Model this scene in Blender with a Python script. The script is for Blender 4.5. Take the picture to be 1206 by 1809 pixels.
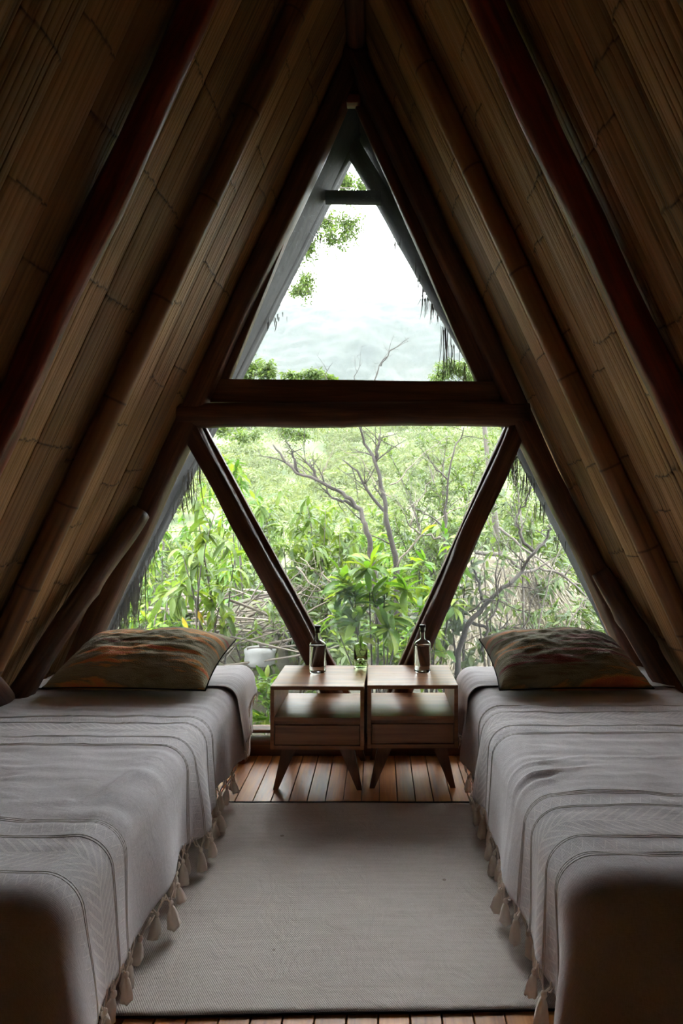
import bpy, math, random
import numpy as np
from mathutils import Vector, Matrix, noise

for o in list(bpy.data.objects):
    bpy.data.objects.remove(o)
sc = bpy.context.scene
C = sc.collection

# ------------------------------------------------------------------ camera
F, H = 1115.0, 1.28          # focal length in pixels of the 1206x1809 frame, eye height
VX, VY = 672.0, 910.0        # vanishing point of the floor boards
cam = bpy.data.cameras.new('camera')
cam.sensor_fit = 'VERTICAL'
cam.sensor_height = 36.0
cam.lens = F / 1809.0 * 36.0
cam.shift_x = -(VX - 603.0) / 1809.0
cam.shift_y = (VY - 904.5) / 1809.0
cam.clip_end = 3000
camo = bpy.data.objects.new('camera', cam)
camo.location = (0, 0, H)
camo.rotation_euler = (math.radians(90), 0, 0)
C.objects.link(camo)
sc.camera = camo

# ------------------------------------------------------------------ world, sun, exposure
world = bpy.data.worlds.new('hazy_sky')
sc.world = world
world.use_nodes = True
bg = world.node_tree.nodes['Background']
bg.inputs[0].default_value = (0.93, 0.97, 1.0, 1)
bg.inputs[1].default_value = 11.0
sun = bpy.data.lights.new('hazy_sun', 'SUN')
sun.energy = 8.0
sun.angle = math.radians(25)
sun.color = (1.0, 0.96, 0.88)
suno = bpy.data.objects.new('hazy_sun', sun)
suno.rotation_euler = (math.radians(7), math.radians(-16), 0)     # from above and behind the cabin
C.objects.link(suno)
sc.view_settings.view_transform = 'Standard'
sc.view_settings.look = 'None'
sc.view_settings.gamma = 1.0
sc.view_settings.use_curve_mapping = False
sc.view_settings.exposure = 0.35
sc.cycles.use_denoising = True
sc.cycles.max_bounces = 16
sc.cycles.diffuse_bounces = 5
sc.cycles.transparent_max_bounces = 12
sc.cycles.sample_clamp_indirect = 6.0

# ------------------------------------------------------------------ room constants
XC, ZA, SL = -0.13, 3.866, 0.464     # ridge x, inner ridge height, half width per height
CS, SN = 1 / math.hypot(1, SL), SL / math.hypot(1, SL)
YG = 3.42                            # gable plane
YB = -1.6                            # back wall
def P(px, py, Y):
    return Vector(((px - VX) * Y / F, Y, H - (py - VY) * Y / F))
def roof_x(s, z):
    return XC + s * SL * (ZA - z)
def roof_hit(px, py, inset=0.0):
    """world point where the ray of a pixel meets the inner roof slope"""
    dx, dz = (px - VX) / F, -(py - VY) / F
    s = -1 if px < 620 else 1
    # s*(dx*Y - XC) = SL*(ZA-H-dz*Y) - inset
    Y = (SL * (ZA - H) - inset / CS + s * XC) / (s * dx + SL * dz)
    return Vector((dx * Y, Y, H + dz * Y))

# ------------------------------------------------------------------ helpers
WM = {}
def reg(o, M=None, parent=None):
    M = M or Matrix.Identity(4)
    WM[o.name] = M
    o.parent = parent
    o.matrix_basis = (WM[parent.name].inverted() @ M) if parent else M
    return o
def tag(o, label=None, cat=None, group=None, kind=None):
    if label: o['label'] = label
    if cat: o['category'] = cat
    if group: o['group'] = group
    if kind: o['kind'] = kind
    return o
def empty(name, loc=(0, 0, 0), M=None):
    o = bpy.data.objects.new(name, None)
    o.empty_display_size = 0.1
    C.objects.link(o)
    return reg(o, M or Matrix.Translation(Vector(loc)))
def link(name, me, parent=None, M=None):
    o = bpy.data.objects.new(name, me)
    C.objects.link(o)
    return reg(o, M, parent)
def copy_of(src, parent=None, M=None):
    o = src.copy()
    C.objects.link(o)
    return reg(o, M, parent)
def frame(origin, zdir, xhint=(0, 1, 0)):
    z = Vector(zdir).normalized()
    x = Vector(xhint)
    x = (x - z * x.dot(z)).normalized()
    y = z.cross(x)
    M = Matrix((x, y, z)).transposed().to_4x4()
    M.translation = Vector(origin)
    return M
def np_mesh(name, verts, quads=None, tris=None, mat=None, smooth=True):
    verts = np.asarray(verts, dtype=np.float32).reshape(-1, 3)
    me = bpy.data.meshes.new(name)
    me.vertices.add(len(verts))
    me.vertices.foreach_set('co', verts.ravel())
    q = np.asarray(quads if quads is not None else [], dtype=np.int32).reshape(-1, 4)
    t = np.asarray(tris if tris is not None else [], dtype=np.int32).reshape(-1, 3)
    idx = np.concatenate([q.ravel(), t.ravel()])
    me.loops.add(len(idx))
    me.loops.foreach_set('vertex_index', idx)
    starts = np.concatenate([np.arange(len(q)) * 4, len(q) * 4 + np.arange(len(t)) * 3]).astype(np.int32)
    me.polygons.add(len(starts))
    me.polygons.foreach_set('loop_start', starts)
    me.polygons.foreach_set('use_smooth', np.full(len(starts), smooth, dtype=bool))
    me.update(calc_edges=True)
    me.validate()
    if mat: me.materials.append(mat)
    return me

class MB:
    def __init__(self):
        self.v, self.f = [], []
    def add(self, vs, fs):
        n = len(self.v)
        self.v += [tuple(v) for v in vs]
        self.f += [tuple(i + n for i in f) for f in fs]
        return self
    def box(self, x0, x1, y0, y1, z0, z1, b=0.0):
        """box with chamfered edges"""
        if b <= 0:
            vs = [(x, y, z) for z in (z0, z1) for y in (y0, y1) for x in (x0, x1)]
            return self.add(vs, [(0, 2, 3, 1), (4, 5, 7, 6), (0, 1, 5, 4), (2, 6, 7, 3), (0, 4, 6, 2), (1, 3, 7, 5)])
        vs, idx = [], {}
        X, Y, Z = (x0, x1), (y0, y1), (z0, z1)
        for i in (0, 1):
            for j in (0, 1):
                for k in (0, 1):
                    sx, sy, sz = (1 - 2 * i) * b, (1 - 2 * j) * b, (1 - 2 * k) * b
                    for a, p in enumerate(((X[i], Y[j] + sy, Z[k] + sz), (X[i] + sx, Y[j], Z[k] + sz), (X[i] + sx, Y[j] + sy, Z[k]))):
                        idx[(i, j, k, a)] = len(vs)
                        vs.append(p)
        fs = []
        for i in (0, 1):
            q = [idx[(i, 0, 0, 0)], idx[(i, 1, 0, 0)], idx[(i, 1, 1, 0)], idx[(i, 0, 1, 0)]]
            fs.append(q if i else q[::-1])
            q = [idx[(0, i, 0, 1)], idx[(1, i, 0, 1)], idx[(1, i, 1, 1)], idx[(0, i, 1, 1)]]
            fs.append(q[::-1] if i else q)
            q = [idx[(0, 0, i, 2)], idx[(1, 0, i, 2)], idx[(1, 1, i, 2)], idx[(0, 1, i, 2)]]
            fs.append(q if i else q[::-1])
        for i in (0, 1):
            for j in (0, 1):
                fs.append((idx[(i, j, 0, 0)], idx[(i, j, 0, 1)], idx[(i, j, 1, 1)], idx[(i, j, 1, 0)]))
                fs.append((idx[(i, 0, j, 0)], idx[(i, 0, j, 2)], idx[(i, 1, j, 2)], idx[(i, 1, j, 0)]))
                fs.append((idx[(0, i, j, 1)], idx[(0, i, j, 2)], idx[(1, i, j, 2)], idx[(1, i, j, 1)]))
                for k in (0, 1):
                    fs.append((idx[(i, j, k, 0)], idx[(i, j, k, 1)], idx[(i, j, k, 2)]))
        return self.add(vs, fs)
    def tube(self, pts, rad, n=6, cap=True):
        pts = [Vector(p) for p in pts]
        m = len(pts)
        rad = [rad] * m if not hasattr(rad, '__len__') else rad
        ref = None
        vs = []
        for i, p in enumerate(pts):
            t = (pts[min(i + 1, m - 1)] - pts[max(i - 1, 0)])
            t = t.normalized() if t.length > 1e-9 else Vector((0, 0, 1))
            if ref is None:
                ref = t.orthogonal().normalized()
            ref = (ref - t * ref.dot(t))
            ref = ref.normalized() if ref.length > 1e-6 else t.orthogonal().normalized()
            bn = t.cross(ref)
            for k in range(n):
                a = 2 * math.pi * k / n
                vs.append(p + (ref * math.cos(a) + bn * math.sin(a)) * rad[i])
        fs = [(i * n + k, i * n + (k + 1) % n, (i + 1) * n + (k + 1) % n, (i + 1) * n + k) for i in range(m - 1) for k in range(n)]
        if cap:
            fs.append(tuple(range(n))[::-1])
            fs.append(tuple((m - 1) * n + k for k in range(n)))
        return self.add(vs, fs)
    def lathe(self, prof, n=24, cx=0, cy=0):
        vs, fs = [], []
        for r, z in prof:
            for k in range(n):
                a = 2 * math.pi * k / n
                vs.append((cx + r * math.cos(a), cy + r * math.sin(a), z))
        for i in range(len(prof) - 1):
            for k in range(n):
                fs.append((i * n + k, i * n + (k + 1) % n, (i + 1) * n + (k + 1) % n, (i + 1) * n + k))
        return self.add(vs, fs)
    def prism(self, poly, y0, y1):
        """polygon in (x,z), extruded along y"""
        n = len(poly)
        vs = [(p[0], y0, p[1]) for p in poly] + [(p[0], y1, p[1]) for p in poly]
        fs = [tuple(range(n)), tuple(range(2 * n - 1, n - 1, -1))]
        fs += [(i, i + n, (i + 1) % n + n, (i + 1) % n) for i in range(n)]
        return self.add(vs, fs)
    def mesh(self, name, mat=None, smooth=False, fix=True):
        me = bpy.data.meshes.new(name)
        me.from_pydata(self.v, [], self.f)
        if fix:
            import bmesh
            bm = bmesh.new()
            bm.from_mesh(me)
            bmesh.ops.recalc_face_normals(bm, faces=bm.faces)
            bm.to_mesh(me)
            bm.free()
        for p in me.polygons: p.use_smooth = smooth
        if mat: me.materials.append(mat)
        return me
    def obj(self, name, mat=None, parent=None, M=None, smooth=False, fix=True):
        return link(name, self.mesh(name, mat, smooth, fix), parent, M)

# ------------------------------------------------------------------ node helpers
class E:
    """tiny expression wrapper around Math nodes"""
    def __init__(self, nt, s): self.nt, self.s = nt, s
    def op(self, name, *a):
        n = self.nt.nodes.new('ShaderNodeMath')
        n.operation = name
        for i, x in enumerate((self,) + a):
            if isinstance(x, E): self.nt.links.new(x.s, n.inputs[i])
            else: n.inputs[i].default_value = x
        return E(self.nt, n.outputs[0])
    def __add__(s, o): return s.op('ADD', o)
    __radd__ = __add__
    def __mul__(s, o): return s.op('MULTIPLY', o)
    __rmul__ = __mul__
    def __sub__(s, o): return s.op('SUBTRACT', o)
    def __truediv__(s, o): return s.op('DIVIDE', o)
    def abs(s): return s.op('ABSOLUTE')
    def lt(s, o): return s.op('LESS_THAN', o)
    def gt(s, o): return s.op('GREATER_THAN', o)
    def mod(s, o): return s.op('FLOORED_MODULO', o)
    def pp(s, o): return s.op('PINGPONG', o)
    def max(s, o): return s.op('MAXIMUM', o)
    def min(s, o): return s.op('MINIMUM', o)
    def sin(s): return s.op('SINE')
    def pw(s, o): return s.op('POWER', o)
def new_mat(name):
    m = bpy.data.materials.new(name)
    m.use_nodes = True
    nt = m.node_tree
    return m, nt, nt.nodes['Principled BSDF'], nt.nodes['Material Output']
def mk(nt, t, **kw):
    n = nt.nodes.new(t)
    for k, v in kw.items():
        setattr(n, k, v)
    return n
def ramp(nt, fac, stops):
    r = mk(nt, 'ShaderNodeValToRGB')
    el = r.color_ramp.elements
    while len(el) < len(stops): el.new(0.5)
    for e, (p, c) in zip(el, stops):
        e.position = p
        e.color = (*c, 1)
    nt.links.new(fac, r.inputs[0])
    return r.outputs[0]
def noise_tex(nt, vec, scale, detail=4, rough=0.55, dist=0.0):
    n = mk(nt, 'ShaderNodeTexNoise')
    n.inputs['Scale'].default_value = scale
    n.inputs['Detail'].default_value = detail
    n.inputs['Roughness'].default_value = rough
    n.inputs['Distortion'].default_value = dist
    nt.links.new(vec, n.inputs['Vector'])
    return n.outputs[0]
def mapped(nt, src, scale, rnd=True):
    mp = mk(nt, 'ShaderNodeMapping')
    mp.inputs['Scale'].default_value = scale
    nt.links.new(src, mp.inputs['Vector'])
    if rnd:
        oi = mk(nt, 'ShaderNodeObjectInfo')
        v = mk(nt, 'ShaderNodeVectorMath', operation='SCALE')
        v.inputs[0].default_value = (13.1, 7.7, 5.3)
        nt.links.new(oi.outputs['Random'], v.inputs['Scale'])
        nt.links.new(v.outputs[0], mp.inputs['Location'])
    return mp.outputs[0]
def bump(nt, h, strength, dist, bsdf):
    b = mk(nt, 'ShaderNodeBump')
    b.inputs['Strength'].default_value = strength
    b.inputs['Distance'].default_value = dist
    nt.links.new(h, b.inputs['Height'])
    nt.links.new(b.outputs[0], bsdf.inputs['Normal'])
    return b
def mixc(nt, fac, a, b, mode='MIX'):
    m = mk(nt, 'ShaderNodeMix', data_type='RGBA', blend_type=mode)
    for s, x in ((m.inputs[0], fac), (m.inputs[6], a), (m.inputs[7], b)):
        if hasattr(x, 'is_linked') or isinstance(x, bpy.types.NodeSocket): nt.links.new(x, s)
        elif isinstance(x, (int, float)): s.default_value = x
        else: s.default_value = (*x, 1)
    return m.outputs[2]

def wood(name, dark, mid, light, across=22, along=1.0, rough=0.5, bump_s=0.3, vary=0.25, spec=0.5, axis='Z', coat=0.0):
    m, nt, b, out = new_mat(name)
    tc = mk(nt, 'ShaderNodeTexCoord').outputs['Object']
    s = {'X': (along, across, across), 'Y': (across, along, across), 'Z': (across, across, along)}[axis]
    v = mapped(nt, tc, s)
    n1 = noise_tex(nt, v, 1.0, 5, 0.6, 0.6)
    v2 = mapped(nt, tc, tuple(x * 3.5 for x in s))
    n2 = noise_tex(nt, v2, 1.0, 3, 0.6)
    f = E(nt, n1) * 0.7 + E(nt, n2) * 0.3
    col = ramp(nt, f.s, [(0.32, dark), (0.5, mid), (0.68, light)])
    oi = mk(nt, 'ShaderNodeObjectInfo').outputs['Random']
    k = (E(nt, oi) * (2 * vary) + (1 - vary))
    hs = mk(nt, 'ShaderNodeHueSaturation')
    nt.links.new(k.s, hs.inputs['Value'])
    nt.links.new(col, hs.inputs['Color'])
    nt.links.new(hs.outputs[0], b.inputs['Base Color'])
    rr = E(nt, n2) * 0.3 + (rough - 0.15)
    nt.links.new(rr.s, b.inputs['Roughness'])
    b.inputs['Specular IOR Level'].default_value = spec
    b.inputs['Coat Weight'].default_value = coat
    b.inputs['Coat Roughness'].default_value = 0.25
    bump(nt, f.s, bump_s, 0.004, b)
    return m

M_backwall = wood('pale_boards', (0.36, 0.30, 0.25), (0.47, 0.40, 0.34), (0.56, 0.49, 0.42), 20, 1.0, 0.6, 0.2, 0.1)  # for the unseen back wall, kept pale to bounce fill light forward
M_timber = wood('dark_timber', (0.045, 0.018, 0.0105), (0.1125, 0.045, 0.024), (0.225, 0.093, 0.048), 30, 1.6, 0.5, 0.6, 0.15)
M_redwood = wood('red_timber', (0.06, 0.0096, 0.006), (0.18, 0.0312, 0.0168), (0.36, 0.066, 0.0312), 26, 1.4, 0.45, 0.6, 0.12)
M_backing = wood('roof_backing', (0.06, 0.036, 0.024), (0.105, 0.063, 0.039), (0.15, 0.09, 0.054), 20, 1.0, 0.7, 0.3, 0.1)
M_floor = wood('varnished_floorboard', (0.17, 0.042, 0.009), (0.50, 0.175, 0.034), (0.72, 0.30, 0.075), 14, 0.9, 0.42, 0.25, 0.22, spec=0.4, axis='Y', coat=0.08)
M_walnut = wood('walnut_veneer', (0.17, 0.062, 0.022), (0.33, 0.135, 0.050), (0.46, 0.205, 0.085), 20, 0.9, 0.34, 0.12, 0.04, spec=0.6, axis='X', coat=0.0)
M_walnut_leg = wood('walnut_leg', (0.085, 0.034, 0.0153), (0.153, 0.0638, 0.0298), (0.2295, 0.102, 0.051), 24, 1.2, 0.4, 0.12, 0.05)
M_bedwood = wood('orange_pine', (0.22, 0.08, 0.03), (0.40, 0.16, 0.06), (0.5, 0.24, 0.10), 18, 1.0, 0.4, 0.15, 0.08)
M_bark = wood('grey_bark', (0.035, 0.028, 0.024), (0.065, 0.054, 0.045), (0.10, 0.086, 0.072), 40, 6.0, 0.85, 0.5, 0.2)
M_bark_dark = wood('brown_bark', (0.0112, 0.0077, 0.0063), (0.021, 0.0154, 0.0119), (0.0385, 0.0294, 0.0238), 40, 6.0, 0.85, 0.5, 0.2)
M_stick = wood('bleached_stick', (0.06, 0.046, 0.036), (0.10, 0.08, 0.064), (0.15, 0.125, 0.10), 40, 4.0, 0.8, 0.3, 0.3)
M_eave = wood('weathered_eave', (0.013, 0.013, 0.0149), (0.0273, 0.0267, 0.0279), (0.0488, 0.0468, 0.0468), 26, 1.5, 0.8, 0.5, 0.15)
M_thatch = wood('palm_thatch', (0.03, 0.025, 0.02), (0.058, 0.048, 0.038), (0.09, 0.076, 0.06), 30, 2.0, 0.9, 0.4, 0.2)

def bamboo_mat(name, base, node_col, streak=110, rough=0.42):
    m, nt, b, out = new_mat(name)
    tc = mk(nt, 'ShaderNodeTexCoord').outputs['Object']
    v = mapped(nt, tc, (streak, streak, 0.7))
    n1 = noise_tex(nt, v, 1.0, 3, 0.6)
    v2 = mapped(nt, tc, (9, 9, 1.1))
    n2 = noise_tex(nt, v2, 1.0, 4, 0.6)
    f = E(nt, n1) * 0.55 + E(nt, n2) * 0.45
    d = tuple(x * 0.32 for x in base)
    l = tuple(min(1, x * 1.35) for x in base)
    col = ramp(nt, f.s, [(0.33, d), (0.48, base), (0.66, l)])
    at = mk(nt, 'ShaderNodeAttribute', attribute_name='node')
    col = mixc(nt, at.outputs['Fac'], col, node_col)
    oi = mk(nt, 'ShaderNodeObjectInfo').outputs['Random']
    hs = mk(nt, 'ShaderNodeHueSaturation')
    nt.links.new((E(nt, oi) * 0.5 + 0.75).s, hs.inputs['Value'])
    nt.links.new(col, hs.inputs['Color'])
    nt.links.new(hs.outputs[0], b.inputs['Base Color'])
    b.inputs['Roughness'].default_value = rough
    b.inputs['Specular IOR Level'].default_value = 0.3
    bump(nt, f.s, 0.3, 0.002, b)
    return m
M_board = bamboo_mat('flattened_bamboo', (0.32, 0.165, 0.068), (0.03, 0.017, 0.010), 110, 0.6)
M_pole = bamboo_mat('bamboo_pole', (0.30, 0.14, 0.058), (0.04, 0.022, 0.015), 40, 0.5)

def simple(name, col, rough=0.6, spec=0.5):
    m, nt, b, out = new_mat(name)
    b.inputs['Base Color'].default_value = (*col, 1)
    b.inputs['Roughness'].default_value = rough
    b.inputs['Specular IOR Level'].default_value = spec
    return m

def cloth_mat(name, band_v=None, lines=False):
    m, nt, b, out = new_mat(name)
    uv = mk(nt, 'ShaderNodeUVMap', uv_map='weave').outputs[0]
    sx = mk(nt, 'ShaderNodeSeparateXYZ')
    nt.links.new(uv, sx.inputs[0])
    u, v = E(nt, sx.outputs[0]), E(nt, sx.outputs[1])
    weave = (u * 1750).sin() * 0.5 + (v * 1750).sin() * 0.5
    mp = mk(nt, 'ShaderNodeMapping')
    mp.inputs['Scale'].default_value = (60, 420, 1)
    nt.links.new(uv, mp.inputs['Vector'])
    slub = E(nt, noise_tex(nt, mp.outputs[0], 1.0, 3, 0.6))
    mp2 = mk(nt, 'ShaderNodeMapping')
    mp2.inputs['Scale'].default_value = (420, 60, 1)
    nt.links.new(uv, mp2.inputs['Vector'])
    slub2 = E(nt, noise_tex(nt, mp2.outputs[0], 1.0, 3, 0.6))
    big = E(nt, noise_tex(nt, uv, 5.0, 4, 0.6))
    tex = slub * 0.5 + slub2 * 0.5
    mp3 = mk(nt, 'ShaderNodeMapping')
    mp3.inputs['Scale'].default_value = (7, 17, 1)
    nt.links.new(uv, mp3.inputs['Vector'])
    wr = E(nt, noise_tex(nt, mp3.outputs[0], 1.0, 5, 0.55, 1.2))
    wr = ((wr - 0.5).abs() * 3.0).min(0.5)
    h = weave * 0.15 + tex * 0.8 + wr * 0.9
    light = (0.78, 0.73, 0.72)
    col = ramp(nt, (tex * 0.8 + big * 0.2).s, [(0.36, (0.47, 0.425, 0.445)), (0.52, (0.585, 0.535, 0.56)), (0.68, (0.67, 0.62, 0.64))])
    if band_v is not None:
        t = (v - (band_v - 0.425)).mod(0.85) - 0.425
        at = t.abs()
        # central herringbone
        her = (((u + at * 1.1) * (1 / 0.030)).mod(1.0) - 0.5).abs()
        her = her.lt(0.16) * at.lt(0.066)
        spine = at.lt(0.003) * 1.0
        # small zigzags beside it
        zz = ((at - 0.117).abs() - 0.0)
        tri = (u.pp(0.014) - 0.007) * 2.6 + 0.117
        z1 = (at - tri).abs().lt(0.0042) * zz.lt(0.022)
        patt = her.max(z1).max(spine)
        h = h + patt * 2.2
        col = mixc(nt, (patt * 0.55).s, col, light)
    if lines:
        st = (v * (1 / 0.024)).mod(1.0) - 0.5
        ln = st.abs().lt(0.22) * 1.0
        h = h + ln * 2.0
        col = mixc(nt, (ln * 0.35).s, col, light)
    nt.links.new(col, b.inputs['Base Color'])
    b.inputs['Roughness'].default_value = 0.9
    b.inputs['Specular IOR Level'].default_value = 0.15
    b.inputs['Sheen Weight'].default_value = 0.25
    bump(nt, h.s, 0.55, 0.0016, b)
    return m
M_cord = simple('cream_cord', (0.60, 0.56, 0.53), 0.95, 0.1)
M_tassel, _nt, _b, _o = new_mat('cream_tassel')
_b.inputs['Base Color'].default_value = (0.90, 0.81, 0.75, 1)
_b.inputs['Roughness'].default_value = 0.95
_b.inputs['Specular IOR Level'].default_value = 0.1
_tl = mk(_nt, 'ShaderNodeBsdfTranslucent')
_tl.inputs[0].default_value = (0.92, 0.82, 0.75, 1)
_ms = mk(_nt, 'ShaderNodeMixShader')
_ms.inputs[0].default_value = 0.5
_nt.links.new(_b.outputs[0], _ms.inputs[1]); _nt.links.new(_tl.outputs[0], _ms.inputs[2]); _nt.links.new(_ms.outputs[0], _o.inputs[0])

def rug_mat():
    m, nt, b, out = new_mat('woven_rug')
    tc = mk(nt, 'ShaderNodeTexCoord').outputs['Object']
    sx = mk(nt, 'ShaderNodeSeparateXYZ')
    nt.links.new(tc, sx.inputs[0])
    x, y = E(nt, sx.outputs[0]), E(nt, sx.outputs[1])
    mpn = mapped(nt, tc, (6, 60, 6), False)
    n1 = E(nt, noise_tex(nt, mpn, 1.0, 4, 0.6))
    wv = ((x * 1050).sin() * (y * 720 + n1 * 2.0).sin()) * 0.5 + 0.5
    n2 = E(nt, noise_tex(nt, tc, 3.0, 5, 0.6))
    n3 = E(nt, noise_tex(nt, mapped(nt, tc, (300, 300, 300), False), 1.0, 2, 0.5))
    col = ramp(nt, (wv * 0.3 + n1 * 0.25 + n2 * 0.2 + n3 * 0.25).s, [(0.3, (0.45, 0.385, 0.345)), (0.5, (0.64, 0.57, 0.53)), (0.72, (0.76, 0.69, 0.655))])
    vo = mk(nt, 'ShaderNodeTexVoronoi')
    vo.inputs['Scale'].default_value = 5.0
    nt.links.new(tc, vo.inputs['Vector'])
    spot = (E(nt, vo.outputs['Distance']) + n2 * 0.10).lt(0.085) * 0.6
    col = mixc(nt, spot.s, col, (0.22, 0.15, 0.10))
    nt.links.new(col, b.inputs['Base Color'])
    b.inputs['Roughness'].default_value = 0.95
    b.inputs['Specular IOR Level'].default_value = 0.1
    n5 = E(nt, noise_tex(nt, mapped(nt, tc, (9, 6, 1), False), 1.0, 5, 0.6, 1.5))
    rdg = ((n5 - 0.5).abs() * 4.0).min(0.5)
    bump(nt, (wv * 0.7 + n1 * 0.5 + n3 * 0.3 + rdg * 1.5).s, 0.6, 0.003, b)
    return m

def kilim_mat(name, seed, dim):
    m, nt, b, out = new_mat(name)
    tc = mk(nt, 'ShaderNodeTexCoord').outputs['Object']
    mp = mk(nt, 'ShaderNodeMapping')
    mp.inputs['Location'].default_value = (seed, seed * 0.7, 0)
    mp.inputs['Scale'].default_value = (1.5, 15, 2.0)
    nt.links.new(tc, mp.inputs['Vector'])
    n1 = E(nt, noise_tex(nt, mp.outputs[0], 1.0, 5, 0.62, 0.7))
    mp2 = mk(nt, 'ShaderNodeMapping')
    mp2.inputs['Location'].default_value = (seed * 2, 3, 1)
    mp2.inputs['Scale'].default_value = (5, 60, 5)
    nt.links.new(tc, mp2.inputs['Vector'])
    n2 = E(nt, noise_tex(nt, mp2.outputs[0], 1.0, 4, 0.6))
    k = dim
    g = lambda *c: tuple(x * k for x in c)
    col = ramp(nt, (n1 * 0.78 + n2 * 0.22).s, [(0.30, g(0.055, 0.018, 0.02)), (0.38, g(0.14, 0.030, 0.022)), (0.44, g(0.10, 0.085, 0.045)),
               (0.50, g(0.15, 0.13, 0.075)), (0.545, g(0.11, 0.09, 0.05)), (0.58, g(0.30, 0.15, 0.045)), (0.64, g(0.34, 0.085, 0.032)), (0.74, g(0.16, 0.03, 0.03))])
    nt.links.new(col, b.inputs['Base Color'])
    b.inputs['Roughness'].default_value = 0.95
    b.inputs['Specular IOR Level'].default_value = 0.1
    b.inputs['Sheen Weight'].default_value = 0.3
    n3 = E(nt, noise_tex(nt, mapped(nt, tc, (260, 160, 260), False), 1.0, 3, 0.6))
    bump(nt, (n3 * 0.7 + n2 * 0.5).s, 0.9, 0.006, b)
    return m

def pane_mat():
    m, nt, b, out = new_mat('window_glass')
    nt.nodes.remove(b)
    tr = mk(nt, 'ShaderNodeBsdfTransparent')
    tr.inputs[0].default_value = (0.97, 0.985, 0.975, 1)
    gl = mk(nt, 'ShaderNodeBsdfGlossy')
    gl.inputs['Roughness'].default_value = 0.02
    df = mk(nt, 'ShaderNodeBsdfTranslucent')
    df.inputs[0].default_value = (0.75, 0.8, 0.88, 1)
    fr = mk(nt, 'ShaderNodeFresnel')
    fr.inputs[0].default_value = 1.35
    m1 = mk(nt, 'ShaderNodeMixShader')
    nt.links.new(fr.outputs[0], m1.inputs[0])
    nt.links.new(tr.outputs[0], m1.inputs[1])
    nt.links.new(gl.outputs[0], m1.inputs[2])
    tc = mk(nt, 'ShaderNodeTexCoord').outputs['Object']
    a = E(nt, noise_tex(nt, mapped(nt, tc, (3, 3, 1.2), False), 1.0, 6, 0.65))
    c = E(nt, noise_tex(nt, mapped(nt, tc, (60, 60, 60), False), 1.0, 3, 0.6))
    dust = ((a - 0.42).max(0.0) * 0.055 + (c - 0.6).max(0.0) * 0.12 + 0.002)
    m2 = mk(nt, 'ShaderNodeMixShader')
    nt.links.new(dust.s, m2.inputs[0])
    nt.links.new(m1.outputs[0], m2.inputs[1])
    nt.links.new(df.outputs[0], m2.inputs[2])
    nt.links.new(m2.outputs[0], out.inputs[0])
    return m
M_pane = pane_mat()

def leaf_mat(name, a, bcol, c, rough=0.42, trans=0.45):
    m, nt, b, out = new_mat(name)
    ge = mk(nt, 'ShaderNodeNewGeometry')
    oi = mk(nt, 'ShaderNodeObjectInfo')
    r = (E(nt, ge.outputs['Random Per Island']) + E(nt, oi.outputs['Random'])).mod(1.0)
    col = ramp(nt, r.s, [(0.0, a), (0.5, bcol), (1.0, c)])
    nt.links.new(col, b.inputs['Base Color'])
    b.inputs['Roughness'].default_value = rough
    b.inputs['Specular IOR Level'].default_value = 0.32
    tl = mk(nt, 'ShaderNodeBsdfTranslucent')
    tcol = mixc(nt, 1.0, col, (1.25, 1.25, 0.55), 'MULTIPLY')
    nt.links.new(tcol, tl.inputs[0])
    ms = mk(nt, 'ShaderNodeMixShader')
    ms.inputs[0].default_value = trans
    nt.links.new(b.outputs[0], ms.inputs[1])
    nt.links.new(tl.outputs[0], ms.inputs[2])
    nt.links.new(ms.outputs[0], out.inputs[0])
    return m
M_leafA = leaf_mat('long_leaf_green', (0.0413, 0.0757, 0.0138), (0.0711, 0.1204, 0.0183), (0.1262, 0.1721, 0.0275))
M_leafB = leaf_mat('bright_leaf_green', (0.0395, 0.1003, 0.0122), (0.0882, 0.1748, 0.0182), (0.19, 0.2508, 0.0274))
M_leafC = leaf_mat('fine_leaf_green', (0.0371, 0.0637, 0.0185), (0.0603, 0.0985, 0.0255), (0.102, 0.1449, 0.0347))
M_leafD = leaf_mat('dull_leaf_green', (0.0258, 0.0455, 0.0156), (0.0455, 0.0723, 0.0227), (0.0775, 0.1085, 0.0351))
M_leafF = leaf_mat('hazed_forest_green', (0.062, 0.086, 0.034), (0.098, 0.122, 0.050), (0.140, 0.158, 0.074), 0.7)  # paled and greyed in the base colour in place of thicker valley haze
M_leafY = leaf_mat('yellowed_leaf', (0.35, 0.22, 0.03), (0.42, 0.28, 0.04), (0.45, 0.33, 0.06))

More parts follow.
